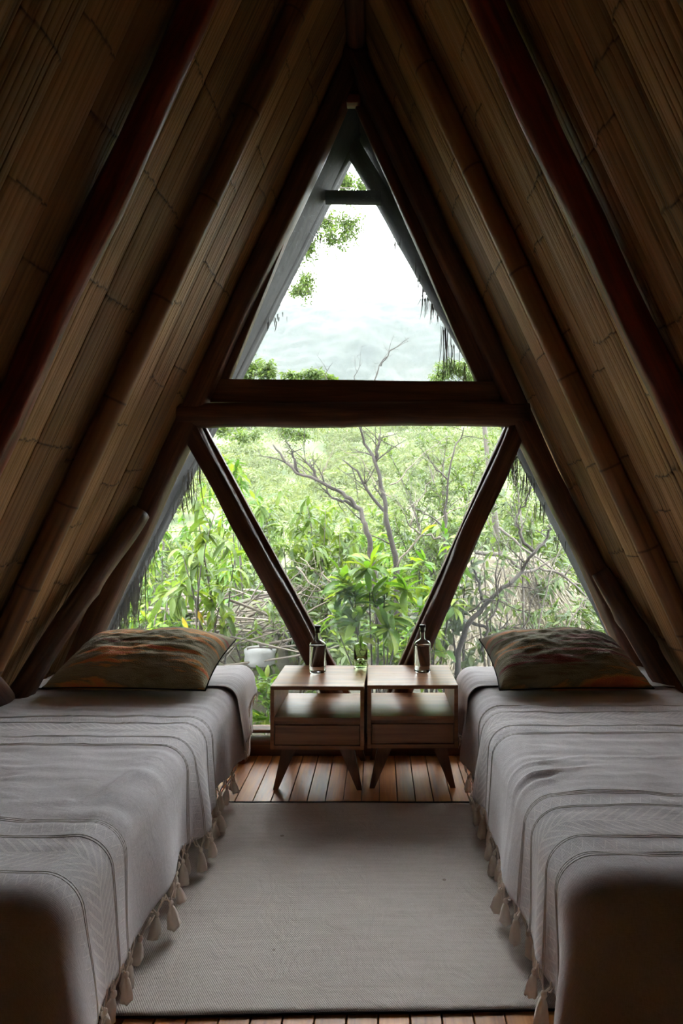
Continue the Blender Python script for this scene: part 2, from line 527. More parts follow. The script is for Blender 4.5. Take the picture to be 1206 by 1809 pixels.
# ------------------------------------------------------------------ timbers
def timber_mesh(name, L, w, d, mat, n=5.0, jit=0.004, seed=0, nseg=18, nr=20, taper=1.0, knot=0):
    vs, fs = [], []
    rng = random.Random(seed)
    kn = [(rng.uniform(0.1, 0.9) * L, rng.uniform(0, 6.28), rng.uniform(0.006, 0.014)) for _ in range(knot)]
    for i in range(nseg + 1):
        t = i / nseg
        z = t * L
        k = 1 + (taper - 1) * t
        bx = jit * 2 * noise.noise((seed * 3.1, z * 1.3, 0))
        by = jit * 2 * noise.noise((seed * 3.1, z * 1.3, 9))
        for j in range(nr):
            a = 2 * math.pi * (j + 0.5) / nr
            c, s = math.cos(a), math.sin(a)
            x = w / 2 * k * math.copysign(abs(c) ** (2 / n), c)
            y = d / 2 * k * math.copysign(abs(s) ** (2 / n), s)
            g = 1 + jit / max(w, 0.02) * 2.2 * noise.noise((c * 1.7 + seed, s * 1.7, z * 3.2))
            for kz, ka, kr in kn:
                da = math.atan2(math.sin(a - ka), math.cos(a - ka))
                g += kr / (w / 2) * math.exp(-((z - kz) / 0.035) ** 2 - (da / 0.5) ** 2)
            vs.append((x * g + bx, y * g + by, z))
    for i in range(nseg):
        for j in range(nr):
            fs.append((i * nr + j, i * nr + (j + 1) % nr, (i + 1) * nr + (j + 1) % nr, (i + 1) * nr + j))
    fs.append(tuple(range(nr))[::-1])
    fs.append(tuple(nseg * nr + j for j in range(nr)))
    me = bpy.data.meshes.new(name)
    me.from_pydata(vs, [], fs)
    for p in me.polygons: p.use_smooth = len(p.vertices) == 4
    me.materials.append(mat)
    return me
def timber(name, p0, p1, w, d, mat, parent=None, n=5.0, jit=0.004, seed=0, xhint=(0, 1, 0), **kw):
    """w runs along xhint, d across it"""
    p0, p1 = Vector(p0), Vector(p1)
    me = timber_mesh(name, (p1 - p0).length, w, d, mat, n, jit, seed, **kw)
    return link(name, me, parent, frame(p0, p1 - p0, xhint))
def bamboo_pole(name, p0, p1, r, mat, parent, seed=0, node_gap=0.42):
    p0, p1 = Vector(p0), Vector(p1)
    L = (p1 - p0).length
    rng = random.Random(seed)
    nodes, z = [], rng.uniform(0.1, 0.3)
    while z < L:
        nodes.append(z)
        z += node_gap * rng.uniform(0.85, 1.15)
    zs = sorted(set([0, L] + [round(z + o, 4) for z in nodes for o in (-0.03, -0.014, -0.007, -0.002, 0.002, 0.007, 0.014, 0.03) if 0 < z + o < L] + [i * L / 24 for i in range(25)]))
    nr = 18
    vs, fs, att = [], [], []
    for z in zs:
        dn = min(abs(z - q) for q in nodes)
        g = 1 + 0.05 * math.exp(-(dn / 0.009) ** 2) - 0.012 * math.exp(-(dn / 0.003) ** 2)
        k = 1 - 0.10 * z / L
        ox = 0.006 * noise.noise((seed, z * 0.8, 0)); oy = 0.006 * noise.noise((seed, z * 0.8, 5))
        for j in range(nr):
            a = 2 * math.pi * j / nr
            vs.append((r * k * g * math.cos(a) + ox, r * k * g * math.sin(a) + oy, z))
            att.append(0.75 * math.exp(-(dn / 0.004) ** 2))
    for i in range(len(zs) - 1):
        for j in range(nr):
            fs.append((i * nr + j, i * nr + (j + 1) % nr, (i + 1) * nr + (j + 1) % nr, (i + 1) * nr + j))
    fs.append(tuple(range(nr))[::-1]); fs.append(tuple((len(zs) - 1) * nr + j for j in range(nr)))
    me = bpy.data.meshes.new(name)
    me.from_pydata(vs, [], fs)
    for p in me.polygons: p.use_smooth = True
    a = me.attributes.new('node', 'FLOAT', 'POINT'); a.data.foreach_set('value', att)
    me.materials.append(mat)
    return link(name, me, parent, frame(p0, p1 - p0))

# ================================================================== FLOOR
floor = empty('floor')
tag(floor, 'varnished orange brown plank floor between the two beds', None, None, 'structure')
rng = random.Random(4)
MB().box(-2.1, 1.9, YB - 0.1, YG + 0.12, -0.09, -0.022).obj('subfloor', M_backing, floor)
pw = 0.081
plank_me = [MB().box(-pw / 2 + 0.0016, pw / 2 - 0.0016, -0.01, YG - 0.02 - YB, -0.022, 0.0, 0.0018).mesh('floor_plank', M_floor) for _ in range(1)]
x = -1.95
i = 0
while x < 1.72:
    link('floor_plank', plank_me[0], floor, Matrix.Translation((x + pw / 2, YB, -0.0008 - 0.0016 * rng.random())))
    x += pw
    i += 1

# ================================================================== ROOF SLOPES
LS = ZA / CS
def slope_matrix(s, Y, up=0.0, off=0.0):
    """local x along the ridge, y towards the room, z up the slope"""
    z = Vector((-s * SN, 0, CS))
    y = Vector((-s * CS, 0, -SN))
    x = y.cross(z)
    M = Matrix((x, y, z)).transposed().to_4x4()
    M.translation = Vector((roof_x(s, 0), Y, 0)) + z * up + y * off
    return M
def board_mesh(w, seed):
    rng = random.Random(seed)
    ns = max(5, int(w / 0.019))
    cuts = [0.0]
    for i in range(ns): cuts.append(cuts[-1] + rng.uniform(0.6, 1.4))
    cuts = [c / cuts[-1] * w - w / 2 for c in cuts]
    hs = [rng.uniform(-0.0005, 0.0006) for _ in range(ns)]
    crk = [rng.choice((0.0005, 0.0005, 0.001, 0.001, 0.006)) for _ in range(ns)]
    nodes, z = [], rng.uniform(0.05, 0.35)
    while z < LS:
        nodes.append((z, rng.uniform(-0.35, 0.35)))
        z += rng.uniform(0.40, 0.62)
    zs = [i * LS / 30 for i in range(31)]
    for q, sl in nodes:
        zs += [q + o for o in (-0.03, -0.012, -0.005, 0.0, 0.005, 0.012, 0.03)]
    zs = sorted(z for z in zs if 0 <= z <= LS)
    prof = []
    dome = 0.012
    for i in range(ns):
        a, b = cuts[i], cuts[i + 1]
        g = min(0.0016, (b - a) * 0.12)
        for t, h in ((g, 0.0), (g * 2.0, 0.0004), ((b - a) * 0.5, 0.0006), ((b - a) - g * 2.0, 0.0004), ((b - a) - g, 0.0)):
            xx = a + t
            prof.append((xx, h + hs[i] + dome * (1 - (2 * xx / w) ** 2), i))
        if i < ns - 1:
            prof.append((b, -crk[i] + dome * (1 - (2 * b / w) ** 2), i))
    ph = [rng.uniform(0, 50) for _ in range(ns)]
    nodeoff = [0.0]
    for _ in range(ns): nodeoff.append(nodeoff[-1] * 0.7 + rng.uniform(-0.006, 0.006))
    vs, att = [], []
    for z in zs:
        for xx, h, i in prof:
            nb, dk = 0.0, 0.0
            for q, sl in nodes:
                d = z - (q + sl * xx * 0.3 + nodeoff[i])
                if abs(d) < 0.06:
                    nb = max(nb, 0.0030 * math.exp(-(d / 0.008) ** 2))
                    dk = max(dk, 0.85 * math.exp(-(d / 0.0035) ** 2))
            wob = 0.0008 * noise.noise((ph[i], z * 1.5, 0))
            vs.append((xx + 0.0015 * noise.noise((ph[i], z * 2.0, 7)), h + nb + wob, z))
            att.append(dk)
    n = len(prof)
    fs = [(k * n + j, k * n + j + 1, (k + 1) * n + j + 1, (k + 1) * n + j) for k in range(len(zs) - 1) for j in range(n - 1)]
    # underside and rims
    base = len(vs)
    for z in zs:
        vs.append((-w / 2, -0.012, z)); vs.append((w / 2, -0.012, z)); att += [0, 0]
    for k in range(len(zs) - 1):
        b0, b1 = base + 2 * k, base + 2 * k + 2
        fs.append((b0, b1, b1 + 1, b0 + 1))
        fs.append((k * n, (k + 1) * n, b1, b0))
        fs.append((k * n + n - 1, b0 + 1, b1 + 1, (k + 1) * n + n - 1))
    me = np_mesh('bamboo_board', vs, quads=fs, mat=M_board)
    a = me.attributes.new('node', 'FLOAT', 'POINT')
    a.data.foreach_set('value', att)
    return me
board_w = (0.15, 0.18, 0.21, 0.24)
board_me = [board_mesh(w, 11 + 7 * i) for i, w in enumerate(board_w)] + [board_mesh(w, 51 + 7 * i) for i, w in enumerate(board_w)]
for s, nm in ((-1, 'left'), (1, 'right')):
    wall = MB().box(-(YG + 0.1), -YB, -0.06, -0.03, -0.05, LS + 0.06) if s < 0 else MB().box(YB, YG + 0.1, -0.06, -0.03, -0.05, LS + 0.06)
    wall = wall.obj('wall_' + nm, M_backing, None, slope_matrix(s, 0))
    tag(wall, 'steep %s roof slope lined with flattened bamboo boards' % nm, None, None, 'structure')
    rng = random.Random(21 + s)
    y = YG + 0.06
    while y > 0.75:
        k = rng.randrange(len(board_me))
        w = board_w[k % 4]
        link('bamboo_board', board_me[k], wall, slope_matrix(s, y - w / 2, 0, -0.022 + 0.005 * rng.random()))
        y -= w - 0.002
    # bamboo rafter and the heavier red timber rafter, lying against the boards
    yp = 2.555 if s < 0 else 2.58
    top = Vector((XC + s * 0.02, yp, ZA - 0.04))
    M = slope_matrix(s, yp, 0, 0.036)
    bamboo_pole('bamboo_rafter', M @ Vector((0, 0, -0.02)), M @ Vector((0, 0, LS - 0.12)), 0.047, M_pole, wall, 3 + s)
    for yb, sd in ((1.93 if s < 0 else 1.87, 31), (0.6, 37)):
        M = slope_matrix(s, yb, 0, 0.045)
        timber('timber_rafter', M @ Vector((0, 0, -0.02)), M @ Vector((0, 0, LS - 0.12)), 0.088, 0.09, M_redwood, wall, n=2.6, jit=0.010, seed=sd + s, xhint=(0, 1, 0), nseg=40, knot=5)
wl = bpy.data.objects['wall_left']; wr = bpy.data.objects['wall_right']
# raking log braces low on both slopes
def brace_on(wall, s, a, b, r, seed, name='log_brace'):
    """a, b given as (Y, z) on the slope"""
    nrm = Vector((-s * CS, 0, -SN))
    pa = Vector((roof_x(s, a[1]), a[0], a[1])) + nrm * (r - 0.004)
    pb = Vector((roof_x(s, b[1]), b[0], b[1])) + nrm * (r + 0.02)
    timber(name, pa, pb, 2 * r, 2 * r * 0.9, M_timber, wall, n=2.2, jit=0.014, seed=seed, nseg=30, knot=6)
brace_on(wl, -1, (3.31, 1.32), (2.72, 0.30), 0.055, 61)
brace_on(wl, -1, (2.84, 0.42), (2.0, 0.98), 0.055, 62)
brace_on(wr, 1, (3.31, 1.00), (2.86, 0.26), 0.055, 63)
# ridge pole
timber('ridge_pole', (XC, YB, ZA - 0.075), (XC, YG + 0.05, ZA - 0.075), 0.10, 0.10, M_timber, wl, n=2.2, jit=0.006, seed=5, xhint=(1, 0, 0), nseg=30)
# back wall, behind the camera
wb = MB().prism([(roof_x(-1, -0.1) - 0.12, -0.1), (roof_x(1, -0.1) + 0.12, -0.1), (XC, ZA + 0.2)], YB - 0.05, YB).obj('wall_back', M_backwall)
tag(wb, 'boarded gable wall behind the viewer', None, None, 'structure')

# ================================================================== GABLE WITH ITS GLAZING
gable = empty('wall_far', (XC, YG, 0))
tag(gable, 'timber framed glazed gable wall at the head of the beds', None, None, 'structure')
for s in (-1, 1):
    M = slope_matrix(s, YG - 0.01, 0, 0.058)
    timber('rafter', M @ Vector((0, 0, -0.02)), M @ Vector((0, 0, LS - 0.03)), 0.15, 0.115, M_timber, gable, n=4.5, jit=0.007, seed=71 + s, nseg=40, knot=3)
def bar(name, pa, pb, Y, w, depth, parent, mat=M_timber, n=7, jit=0.003, seed=1, **kw):
    a, b = P(*pa, Y), P(*pb, Y)
    return timber(name, a, b, depth, w, mat, parent, n=n, jit=jit, seed=seed, xhint=(0, 1, 0), **kw)
bar('tie_beam', (318, 732), (932, 734), YG - 0.03, 0.128, 0.13, gable, n=2.6, jit=0.007, seed=75, nseg=30, knot=3)
bar('brace', (334, 742), (628, 1300), YG - 0.015, 0.100, 0.10, gable, n=4, jit=0.008, seed=76, nseg=34)
bar('brace', (917, 742), (676, 1300), YG - 0.015, 0.100, 0.10, gable, n=4, jit=0.008, seed=77, nseg=34)
bar('brace_stop', (352, 752), (650, 1300), YG + 0.02, 0.055, 0.05, gable, n=8, seed=78)
bar('brace_stop', (902, 752), (658, 1300), YG + 0.02, 0.055, 0.05, gable, n=8, seed=79)
bar('sill', (60, 1318), (1180, 1318), YG, 0.10, 0.12, gable, n=6, jit=0.003, seed=80, nseg=30)
bar('sill_ledge', (90, 1288), (1150, 1288), YG + 0.02, 0.02, 0.09, gable, n=6, jit=0.002, seed=81, nseg=20)
bar('apex_block', (588, 150), (642, 150), YG - 0.01, 0.12, 0.08, gable, n=7, seed=82)
bar('apex_stop', (594, 181), (637, 181), YG - 0.02, 0.045, 0.07, gable, mat=M_redwood, n=7, seed=83)

def window(n, poly, Y, label, frames=()):
    w = empty('window_%d' % n, P(*poly[0], Y))
    tag(w, label, None, None, 'structure')
    pts = [P(*p, Y) for p in poly]
    MB().prism([(p.x, p.z) for p in pts], Y - 0.002, Y + 0.002).obj('pane', M_pane, w)
    for i, (a, b, wd, yy) in enumerate(frames):
        bar('frame_bar', a, b, yy, wd, 0.06, w, n=9, jit=0.0015, seed=90 + 5 * n + i, nseg=14)
YP = YG + 0.035
window(1, [(396, 674), (852, 684), (620, 172), (604, 172)], YP, 'tall triangular upper window pane below the ridge',
       (((345, 691), (905, 696), 0.125, YG), ((381, 672), (591, 158), 0.140, YG + 0.012), ((867, 680), (637, 158), 0.140, YG + 0.012)))
window(2, [(344, 742), (906, 742), (668, 1300), (632, 1300)], YP, 'wide inverted middle window pane between the two slanting braces')
window(3, [(328, 752), (616, 1300), (85, 1300)], YP, 'left lower triangular window pane above the left pillow')
window(4, [(924, 752), (1174, 1300), (688, 1300)], YP, 'right lower triangular window pane above the right pillow')
window(5, [(603, 132), (624, 132), (614, 84)], YP, 'tiny triangular pane right under the ridge')

# ================================================================== ROOF OVERHANG OUTSIDE
eave = empty('roof_overhang', (XC, YG + 0.1, 0))
tag(eave, 'weathered thatched roof overhang outside the gable window', None, None, 'structure')
YE = 4.0
rng = random.Random(8)
for s in (-1, 1):
    zt, zb = ZA + 0.05, 0.2
    # underside slab of the thatch, sloping slightly away from the gable
    vs = []
    for Y, ot, ob in ((YG + 0.10, 0.0, 0.02), (YE + 0.06, -0.11, 0.04)):
        for z, o in ((zt, ot), (zb, ob)):
            for t in (0.0, 0.22):
                vs.append((roof_x(s, z) + s * (o + t), Y, z))
    m = MB().add(vs, [(0, 2, 6, 4), (1, 5, 7, 3), (0, 1, 3, 2), (4, 6, 7, 5), (0, 4, 5, 1), (2, 3, 7, 6)])
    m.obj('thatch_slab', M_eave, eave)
    a = Vector((XC + s * 0.02 - 0.04, YE, 3.63)); 
    q = (P(612, 292, YE), P(236, 1040, YE)) if s < 0 else (P(624, 292, YE), P(1030, 1010, YE))
    d = (q[1] - q[0]).normalized()
    nrm = Vector((d.z, 0, -d.x)) * s
    if nrm.x * s < 0: nrm = -nrm
    off = nrm * 0.055
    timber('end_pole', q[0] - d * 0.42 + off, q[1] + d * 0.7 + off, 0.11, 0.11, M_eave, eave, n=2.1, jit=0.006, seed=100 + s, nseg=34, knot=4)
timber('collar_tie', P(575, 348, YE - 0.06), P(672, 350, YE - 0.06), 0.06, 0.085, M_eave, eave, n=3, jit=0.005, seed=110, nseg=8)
# hanging palm thatch ends
def fringe(name, clumps, seed, parent):
    rng = random.Random(seed)
    mb = MB()
    for px, py, n, ln, spread in clumps:
        for _ in range(n):
            p = P(px + rng.gauss(0, spread), py + rng.gauss(0, spread * 0.5), YE + rng.uniform(-0.06, 0.12))
            L = ln * rng.uniform(0.45, 1.1)
            sw = Vector((rng.gauss(0, 0.05), rng.gauss(0, 0.05), 0))
            r = rng.uniform(0.0013, 0.0034)
            mb.tube([p, p + Vector((0, 0, -L * 0.4)) + sw * 0.3 * L, p + Vector((0, 0, -L * 0.75)) + sw * L, p + Vector((0, 0, -L)) + sw * L * 1.8], [r, r, r * 0.8, r * 0.2], 3, False)
    o = link(name, mb.mesh(name, M_thatch, False, False), parent)
    o['kind'] = 'stuff'
    return o
cl = [(338, 805, 26, 0.34, 9), (320, 835, 26, 0.30, 8), (296, 880, 20, 0.16, 8), (270, 935, 20, 0.25, 6), (255, 960, 18, 0.3, 6),
      (238, 1000, 40, 0.42, 7), (222, 1020, 50, 0.45, 9), (208, 1035, 50, 0.42, 8), (560, 420, 18, 0.07, 12), (480, 560, 16, 0.06, 10)]
fringe('thatch_fringe', cl, 3, eave)
cr = [(738, 455, 14, 0.26, 3), (752, 500, 18, 0.22, 5), (768, 535, 16, 0.14, 6), (786, 580, 15, 0.38, 5), (800, 610, 9, 0.3, 5), (815, 640, 8, 0.22, 5),
      (912, 805, 34, 0.24, 6), (930, 840, 24, 0.22, 7), (955, 890, 20, 0.14, 7), (985, 950, 16, 0.1, 7), (700, 425, 14, 0.08, 8)]
fringe('thatch_fringe', cr, 5, eave)

# ================================================================== BEDS
def sstep(a, b, x):
    t = min(1, max(0, (x - a) / (b - a)))
    return t * t * (3 - 2 * t)
class Cover:
    """bedspread: top, rounded inner edge, hanging inner side, hanging foot end"""
    def __init__(s, side, xi, W, yf, yh, zt, drop, r=0.095, foot=True, amp=0.022, seed=0, flare=0.05, off=0.0, edge=None):
        s.side, s.xi, s.W, s.yf, s.yh, s.zt, s.drop, s.r = side, xi, W, yf, yh, zt, drop, r
        s.foot, s.amp, s.seed, s.flare, s.off, s.edge = foot, amp, seed, flare, off, edge
    def top(s, a, y):
        """a = distance in from the inner edge"""
        x = s.xi + s.side * a
        z = s.zt + s.off
        z += 0.012 * noise.noise((x * 2.2, y * 1.6, 3.0)) + 0.005 * noise.noise((x * 9, y * 6, 7.0 + s.side))
        z += 0.0035 * noise.noise((x * 5 + y * 3, y * 26, 2.0 + s.side))
        q_ = noise.noise((x * 4 + 0.8 * noise.noise((x * 5, y * 5, 1)), y * 10, 11.0 + s.side))
        z += 0.0016 * (1 - min(1, abs(q_) * 5))
        for cx, cy, ln, ang, h in CREASES[s.side]:
            dx, dy = a - cx, y - cy
            t = dx * math.cos(ang) + dy * math.sin(ang)
            q = -dx * math.sin(ang) + dy * math.cos(ang)
            z += h * math.exp(-(t / ln) ** 2) * (math.exp(-(q / 0.012) ** 2) - 0.5 * math.exp(-((q - 0.02) / 0.015) ** 2))
        return Vector((x, y, z))
    def fold(s, p):
        q = p + s.seed * 3.7
        return 0.55 * math.sin(q * 11 + 1.5 * math.sin(q * 3.1)) + 0.35 * math.sin(q * 23 + 2 * math.sin(q * 5)) + 0.5 * noise.noise((q * 2.3, s.seed, 1))
    def skirt(s, base, th, arc, p, cw=0.0):
        """base: top point at the start of the curve; th 0 = inner side, pi/2 = foot; cw corner weight"""
        r = s.r
        if arc < r * math.pi / 2:
            d, h = r * math.sin(arc / r), r * (1 - math.cos(arc / r))
        else:
            d, h = r, r + arc - r * math.pi / 2
        A = s.amp * sstep(0.03, 0.32, h) * (1 + 0.7 * math.sin(th))
        d += A * s.fold(p) + s.flare * max(0, h - r) + s.off
        d += cw * (0.050 * sstep(0.05, 0.35, h))
        n = Vector((-s.side * math.cos(th), -math.sin(th), 0))
        return base + n * d - Vector((0, 0, h))
    def arc_end(s, y):
        e = s.drop
        if s.edge: e += s.edge(y)
        return e
    def at(s, u, y):
        """u<0 on top, u>=0 along the hanging inner side"""
        if u < 0:
            return s.top(s.r - u, y)
        return s.skirt(s.top(s.r, y), 0, u, y)
    def mesh(s, name, mat, na=72, ny=150, nk=32, nc=22):
        r = s.r
        y0 = s.yf + (r if s.foot else 0)
        aa = [r + (s.W - r) * i / na for i in range(na + 1)]
        yy = [s.yh - (s.yh - y0) * j / ny for j in range(ny + 1)]
        vs, uv, fs = [], [], []
        ti = {}
        for j, y in enumerate(yy):
            for i, a in enumerate(aa):
                ti[i, j] = len(vs)
                vs.append(s.top(a, y)); uv.append((-a, y))
        for j in range(ny):
            for i in range(na):
                fs.append((ti[i, j], ti[i + 1, j], ti[i + 1, j + 1], ti[i, j + 1]))
        # perimeter strips
        per = [(ti[0, j], yy[j], 0.0, yy[j], 0.0, 'i', (r, yy[j])) for j in range(ny + 1)]
        if s.foot:
            for c in range(1, nc):
                th = math.pi / 2 * c / nc
                cw = math.sin(2 * th) ** 2
                per.append((ti[0, ny], y0, th, y0 - 0.12 * c / nc, cw, 'c', (r, y0)))
            per += [(ti[i, ny], y0, math.pi / 2, y0 - 0.12 - (aa[i] - r), 0.0, 'f', (aa[i], y0)) for i in range(na + 1)]
        cols = []
        for (b, y, th, p, cw, kind, (ba, by)) in per:
            base = Vector(vs[b])
            end = s.arc_end(by) if kind == 'i' else s.arc_end(y0)
            col = [b]
            for k in range(1, nk + 1):
                arc = end * k / nk
                col.append(len(vs))
                vs.append(s.skirt(base, th, arc, p, cw))
                uv.append((-ba + arc * math.cos(th), by - arc * math.sin(th)))
            cols.append(col)
        for c0, c1 in zip(cols, cols[1:]):
            for k in range(nk):
                q = (c0[k], c1[k], c1[k + 1], c0[k + 1])
                fs.append(tuple(dict.fromkeys(q)))
        if s.side > 0: fs = [f[::-1] for f in fs]
        me = bpy.data.meshes.new(name)
        me.from_pydata([tuple(v) for v in vs], [], fs)
        ul = me.uv_layers.new(name='weave')
        for l in me.loops:
            ul.data[l.index].uv = uv[l.vertex_index]
        for p in me.polygons: p.use_smooth = True
        me.materials.append(mat)
        return me
CREASES = {-1: [(0.62, 2.02, 0.10, 0.05, 0.010), (0.72, 1.86, 0.16, 0.12, 0.009), (0.5, 1.92, 0.07, -0.1, 0.008), (0.30, 2.62, 0.14, 0.0, 0.006), (0.25, 2.68, 0.12, 0.05, 0.006), (0.85, 1.75, 0.12, 0.3, 0.008), (0.12, 1.9, 0.09, 1.9, 0.008)],
           1: [(0.10, 2.05, 0.10, 0.3, 0.010), (0.15, 1.98, 0.12, 0.25, 0.009), (0.45, 2.1, 0.2, 0.03, 0.005), (0.2, 2.65, 0.15, 0.0, 0.006), (0.08, 1.9, 0.08, 0.6, 0.009)]}
def solidify(o, t):
    md = o.modifiers.new('thickness', 'SOLIDIFY')
    md.thickness = t
    md.offset = -1

def tassel_mesh(seed):
    rng = random.Random(seed)
    mb = MB()
    g = 0.032
    kx, ky = rng.uniform(-0.004, 0.004), rng.uniform(-0.003, 0.003)
    for sx in (-1, 1):     # two knotted strings meeting at the tassel head
        mb.tube([(sx * 0.020, 0, 0.004), (sx * 0.015, 0.002, -0.010), (sx * 0.006 + kx, 0, -g * 0.75), (kx, ky, -g)], 0.0022, 5)
        mb.tube([(sx * 0.032, 0.001, 0.004), (sx * 0.022, 0, -0.014), (sx * 0.012, 0.001, -0.020)], 0.002, 5)
    mb.lathe([(0.0005, -g + 0.006), (0.0055, -g + 0.003), (0.007, -g - 0.003), (0.0045, -g - 0.009)], 8, kx, ky)
    L = rng.uniform(0.056, 0.068)
    n = 12
    vs, fs = [], []
    prof = [(0.0045, 0.008), (0.009, 0.016), (0.0125, 0.030), (0.0145, 0.045), (0.0165, L - 0.004), (0.012, L)]
    for r, z in prof:
        for k in range(n):
            a = 2 * math.pi * k / n
            rr = r * (1 + (0.16 if k % 2 else -0.16) * min(1, z / 0.03)) * rng.uniform(0.92, 1.08)
            zz = z + (rng.uniform(-0.006, 0.006) if z > 0.05 else 0)
            vs.append((kx + rr * math.cos(a) + 0.1 * kx * z * 40, ky + rr * math.sin(a) * 0.85, -g - zz))
    for i in range(len(prof) - 1):
        for k in range(n):
            fs.append((i * n + k, i * n + (k + 1) % n, (i + 1) * n + (k + 1) % n, (i + 1) * n + k))
    fs.append(tuple((len(prof) - 1) * n + k for k in range(n)))
    mb.add(vs, fs)
    return mb.mesh('tassel', M_tassel, True)
tas = [tassel_mesh(i) for i in range(4)]
def thread_mesh(seed):
    rng = random.Random(seed)
    mb = MB()
    for q in range(3):
        x = rng.uniform(-0.008, 0.008)
        L = rng.uniform(0.035, 0.06)
        mb.tube([(x, 0, 0.003), (x * 0.3, rng.uniform(-0.003, 0.003), -0.012), (x * 1.4, 0, -0.03), (x * 1.8 + rng.uniform(-0.006, 0.006), 0, -L)], [0.0018, 0.002, 0.0026, 0.001], 4)
    mb.lathe([(0.0005, -0.008), (0.0042, -0.011), (0.0042, -0.016), (0.0005, -0.019)], 6)
    return mb.mesh('fringe_knot', M_tassel, True)
thr = [thread_mesh(i) for i in range(3)]

M_spread = {-1: cloth_mat('grey_woven_bedspread_a', 1.515), 1: cloth_mat('grey_woven_bedspread_b', 1.65)}
M_throw = cloth_mat('grey_ribbed_throw', None, True)
M_mattress = simple('mattress_ticking', (0.6, 0.58, 0.55), 0.9, 0.1)
BED = {-1: dict(xi=-0.672, W=0.97, yf=1.305, yh=3.32, lab='left'), 1: dict(xi=0.412, W=0.955, yf=1.36, yh=3.32, lab='right')}
for s in (-1, 1):
    B = BED[s]
    xi, W, yf, yh = B['xi'], B['W'], B['yf'], B['yh']
    side = B['lab']
    x0, x1 = sorted((xi + s * 0.03, xi + s * (W - 0.03)))
    bed = empty('single_bed', ((x0 + x1) / 2, (yf + yh) / 2, 0))
    tag(bed, 'low pine single bed under the grey bedspread along the %s slope' % side, 'bed', 'two single beds')
    mz0, mz1 = 0.27, 0.458
    MB().box(x0 + 0.01, x1 - 0.01, yf + 0.05, yh - 0.01, mz0, mz1, 0.03).obj('mattress', M_mattress, bed)
    MB().box(x0 + 0.012, x1 - 0.012, yf + 0.06, yh - 0.03, 0.24, 0.268).obj('slat_base', M_bedwood, bed)
    for xx in (x0 + 0.025, x1 - 0.025):
        timber('side_rail', (xx, yf + 0.06, 0.20), (xx, yh - 0.01, 0.20), 0.03, 0.12, M_bedwood, bed, n=10, jit=0.0005, seed=2, xhint=(1, 0, 0))
        for yy in (yf + 0.10, yh - 0.04):
            timber('leg', (xx, yy, 0.0), (xx, yy, 0.262), 0.06, 0.06, M_bedwood, bed, n=9, jit=0.0005, seed=3, xhint=(1, 0, 0), nseg=4)
    # bedspread
    cv = Cover(s, xi, W, yf, yh, 0.475, 0.375 + 0.02, amp=0.028, seed=1 + s, flare=0.06,
               edge=lambda y, s=s: 0.012 * math.sin(y * 9 + s) + 0.006 * math.sin(y * 23))
    sp = link('bedspread', cv.mesh('bedspread', M_spread[s]))
    tag(sp, 'grey woven bedspread with patterned bands and tassels on the %s bed' % side, 'bedspread', 'tasselled bedspreads')
    solidify(sp, 0.003)
    # raised cords bordering the woven bands
    v0 = 1.515 if s < 0 else 1.65
    for k in (0, 1):
        for t in (-0.168, -0.160, -0.152, -0.084, -0.076, 0.076, 0.084, 0.152, 0.160, 0.168):
            y = v0 + 0.85 * k + t
            if y < yf + 0.08 or y > yh - 0.4: continue
            pts = []
            us = [-(W - 0.06) + (W - 0.06) * i / 34 for i in range(35)] + [cv.arc_end(y) * (i / 22) for i in range(1, 23)]
            for u in us:
                yy = y + 0.010 * noise.noise((u * 2.5, k * 3.0 + s, 0.5))
                q = cv.at(u, yy)
                e = 0.004
                tu = cv.at(u + e, yy) - cv.at(u - e, yy) if abs(u) > e else Vector((-s, 0, -0.3))
                ty = cv.at(u, yy + e) - cv.at(u, yy - e)
                n = tu.cross(ty)
                n = n.normalized() if n.length > 0 else Vector((0, 0, 1))
                if n.z < 0 and abs(n.z) > 0.2: n = -n
                if abs(n.z) <= 0.2 and n.x * -s < 0: n = -n
                pts.append(q - n * 0.0009)
            MB().tube(pts, 0.0020, 6).obj('woven_cord', M_cord, sp, None, True)
    rng = random.Random(5 + s)
    # tassels along the hanging inner hem
    y = 2.86
    while y > yf - 0.01:
        yy = max(y, yf + cv.r)
        q = cv.at(cv.arc_end(yy), yy)
        q2 = cv.at(cv.arc_end(yy), yy - 0.02)
        ang = math.atan2(q2.y - q.y, q2.x - q.x) + rng.uniform(-0.3, 0.3)
        M = Matrix.Translation(q + Vector((0, 0, 0.002))) @ Matrix.Rotation(ang, 4, 'Z') @ Matrix.Rotation(rng.uniform(-0.15, 0.15), 4, 'Y') @ Matrix.Rotation(rng.uniform(-0.22, 0.22), 4, 'X') @ Matrix.Scale(rng.uniform(1.02, 1.25), 4)
        link('tassel', tas[rng.randrange(4)], sp, M)
        y -= rng.uniform(0.062, 0.078)
    # second cloth folded over the pillow end
    ct = Cover(s, xi, W, 2.93, yh + 0.004, 0.475, 0.30, foot=False, amp=0.042, seed=6 + s, flare=0.16, off=0.011, r=0.08,
               edge=lambda y: 0.05 - 0.16 * sstep(2.93, 3.30, y))
    th = link('folded_throw', ct.mesh('folded_throw', M_throw, ny=44))
    tag(th, 'grey ribbed throw with knotted fringe folded over the head of the %s bed' % side, 'throw', 'folded throws')
    solidify(th, 0.003)
    y = 3.315
    while y > 2.95:
        q = ct.at(ct.arc_end(y), y)
        M = Matrix.Translation(q) @ Matrix.Rotation(math.pi / 2 + rng.uniform(-0.5, 0.5), 4, 'Z') @ Matrix.Rotation(rng.uniform(-0.2, 0.2), 4, 'X')
        link('fringe_knot', thr[rng.randrange(3)], th, M)
        y -= 0.020

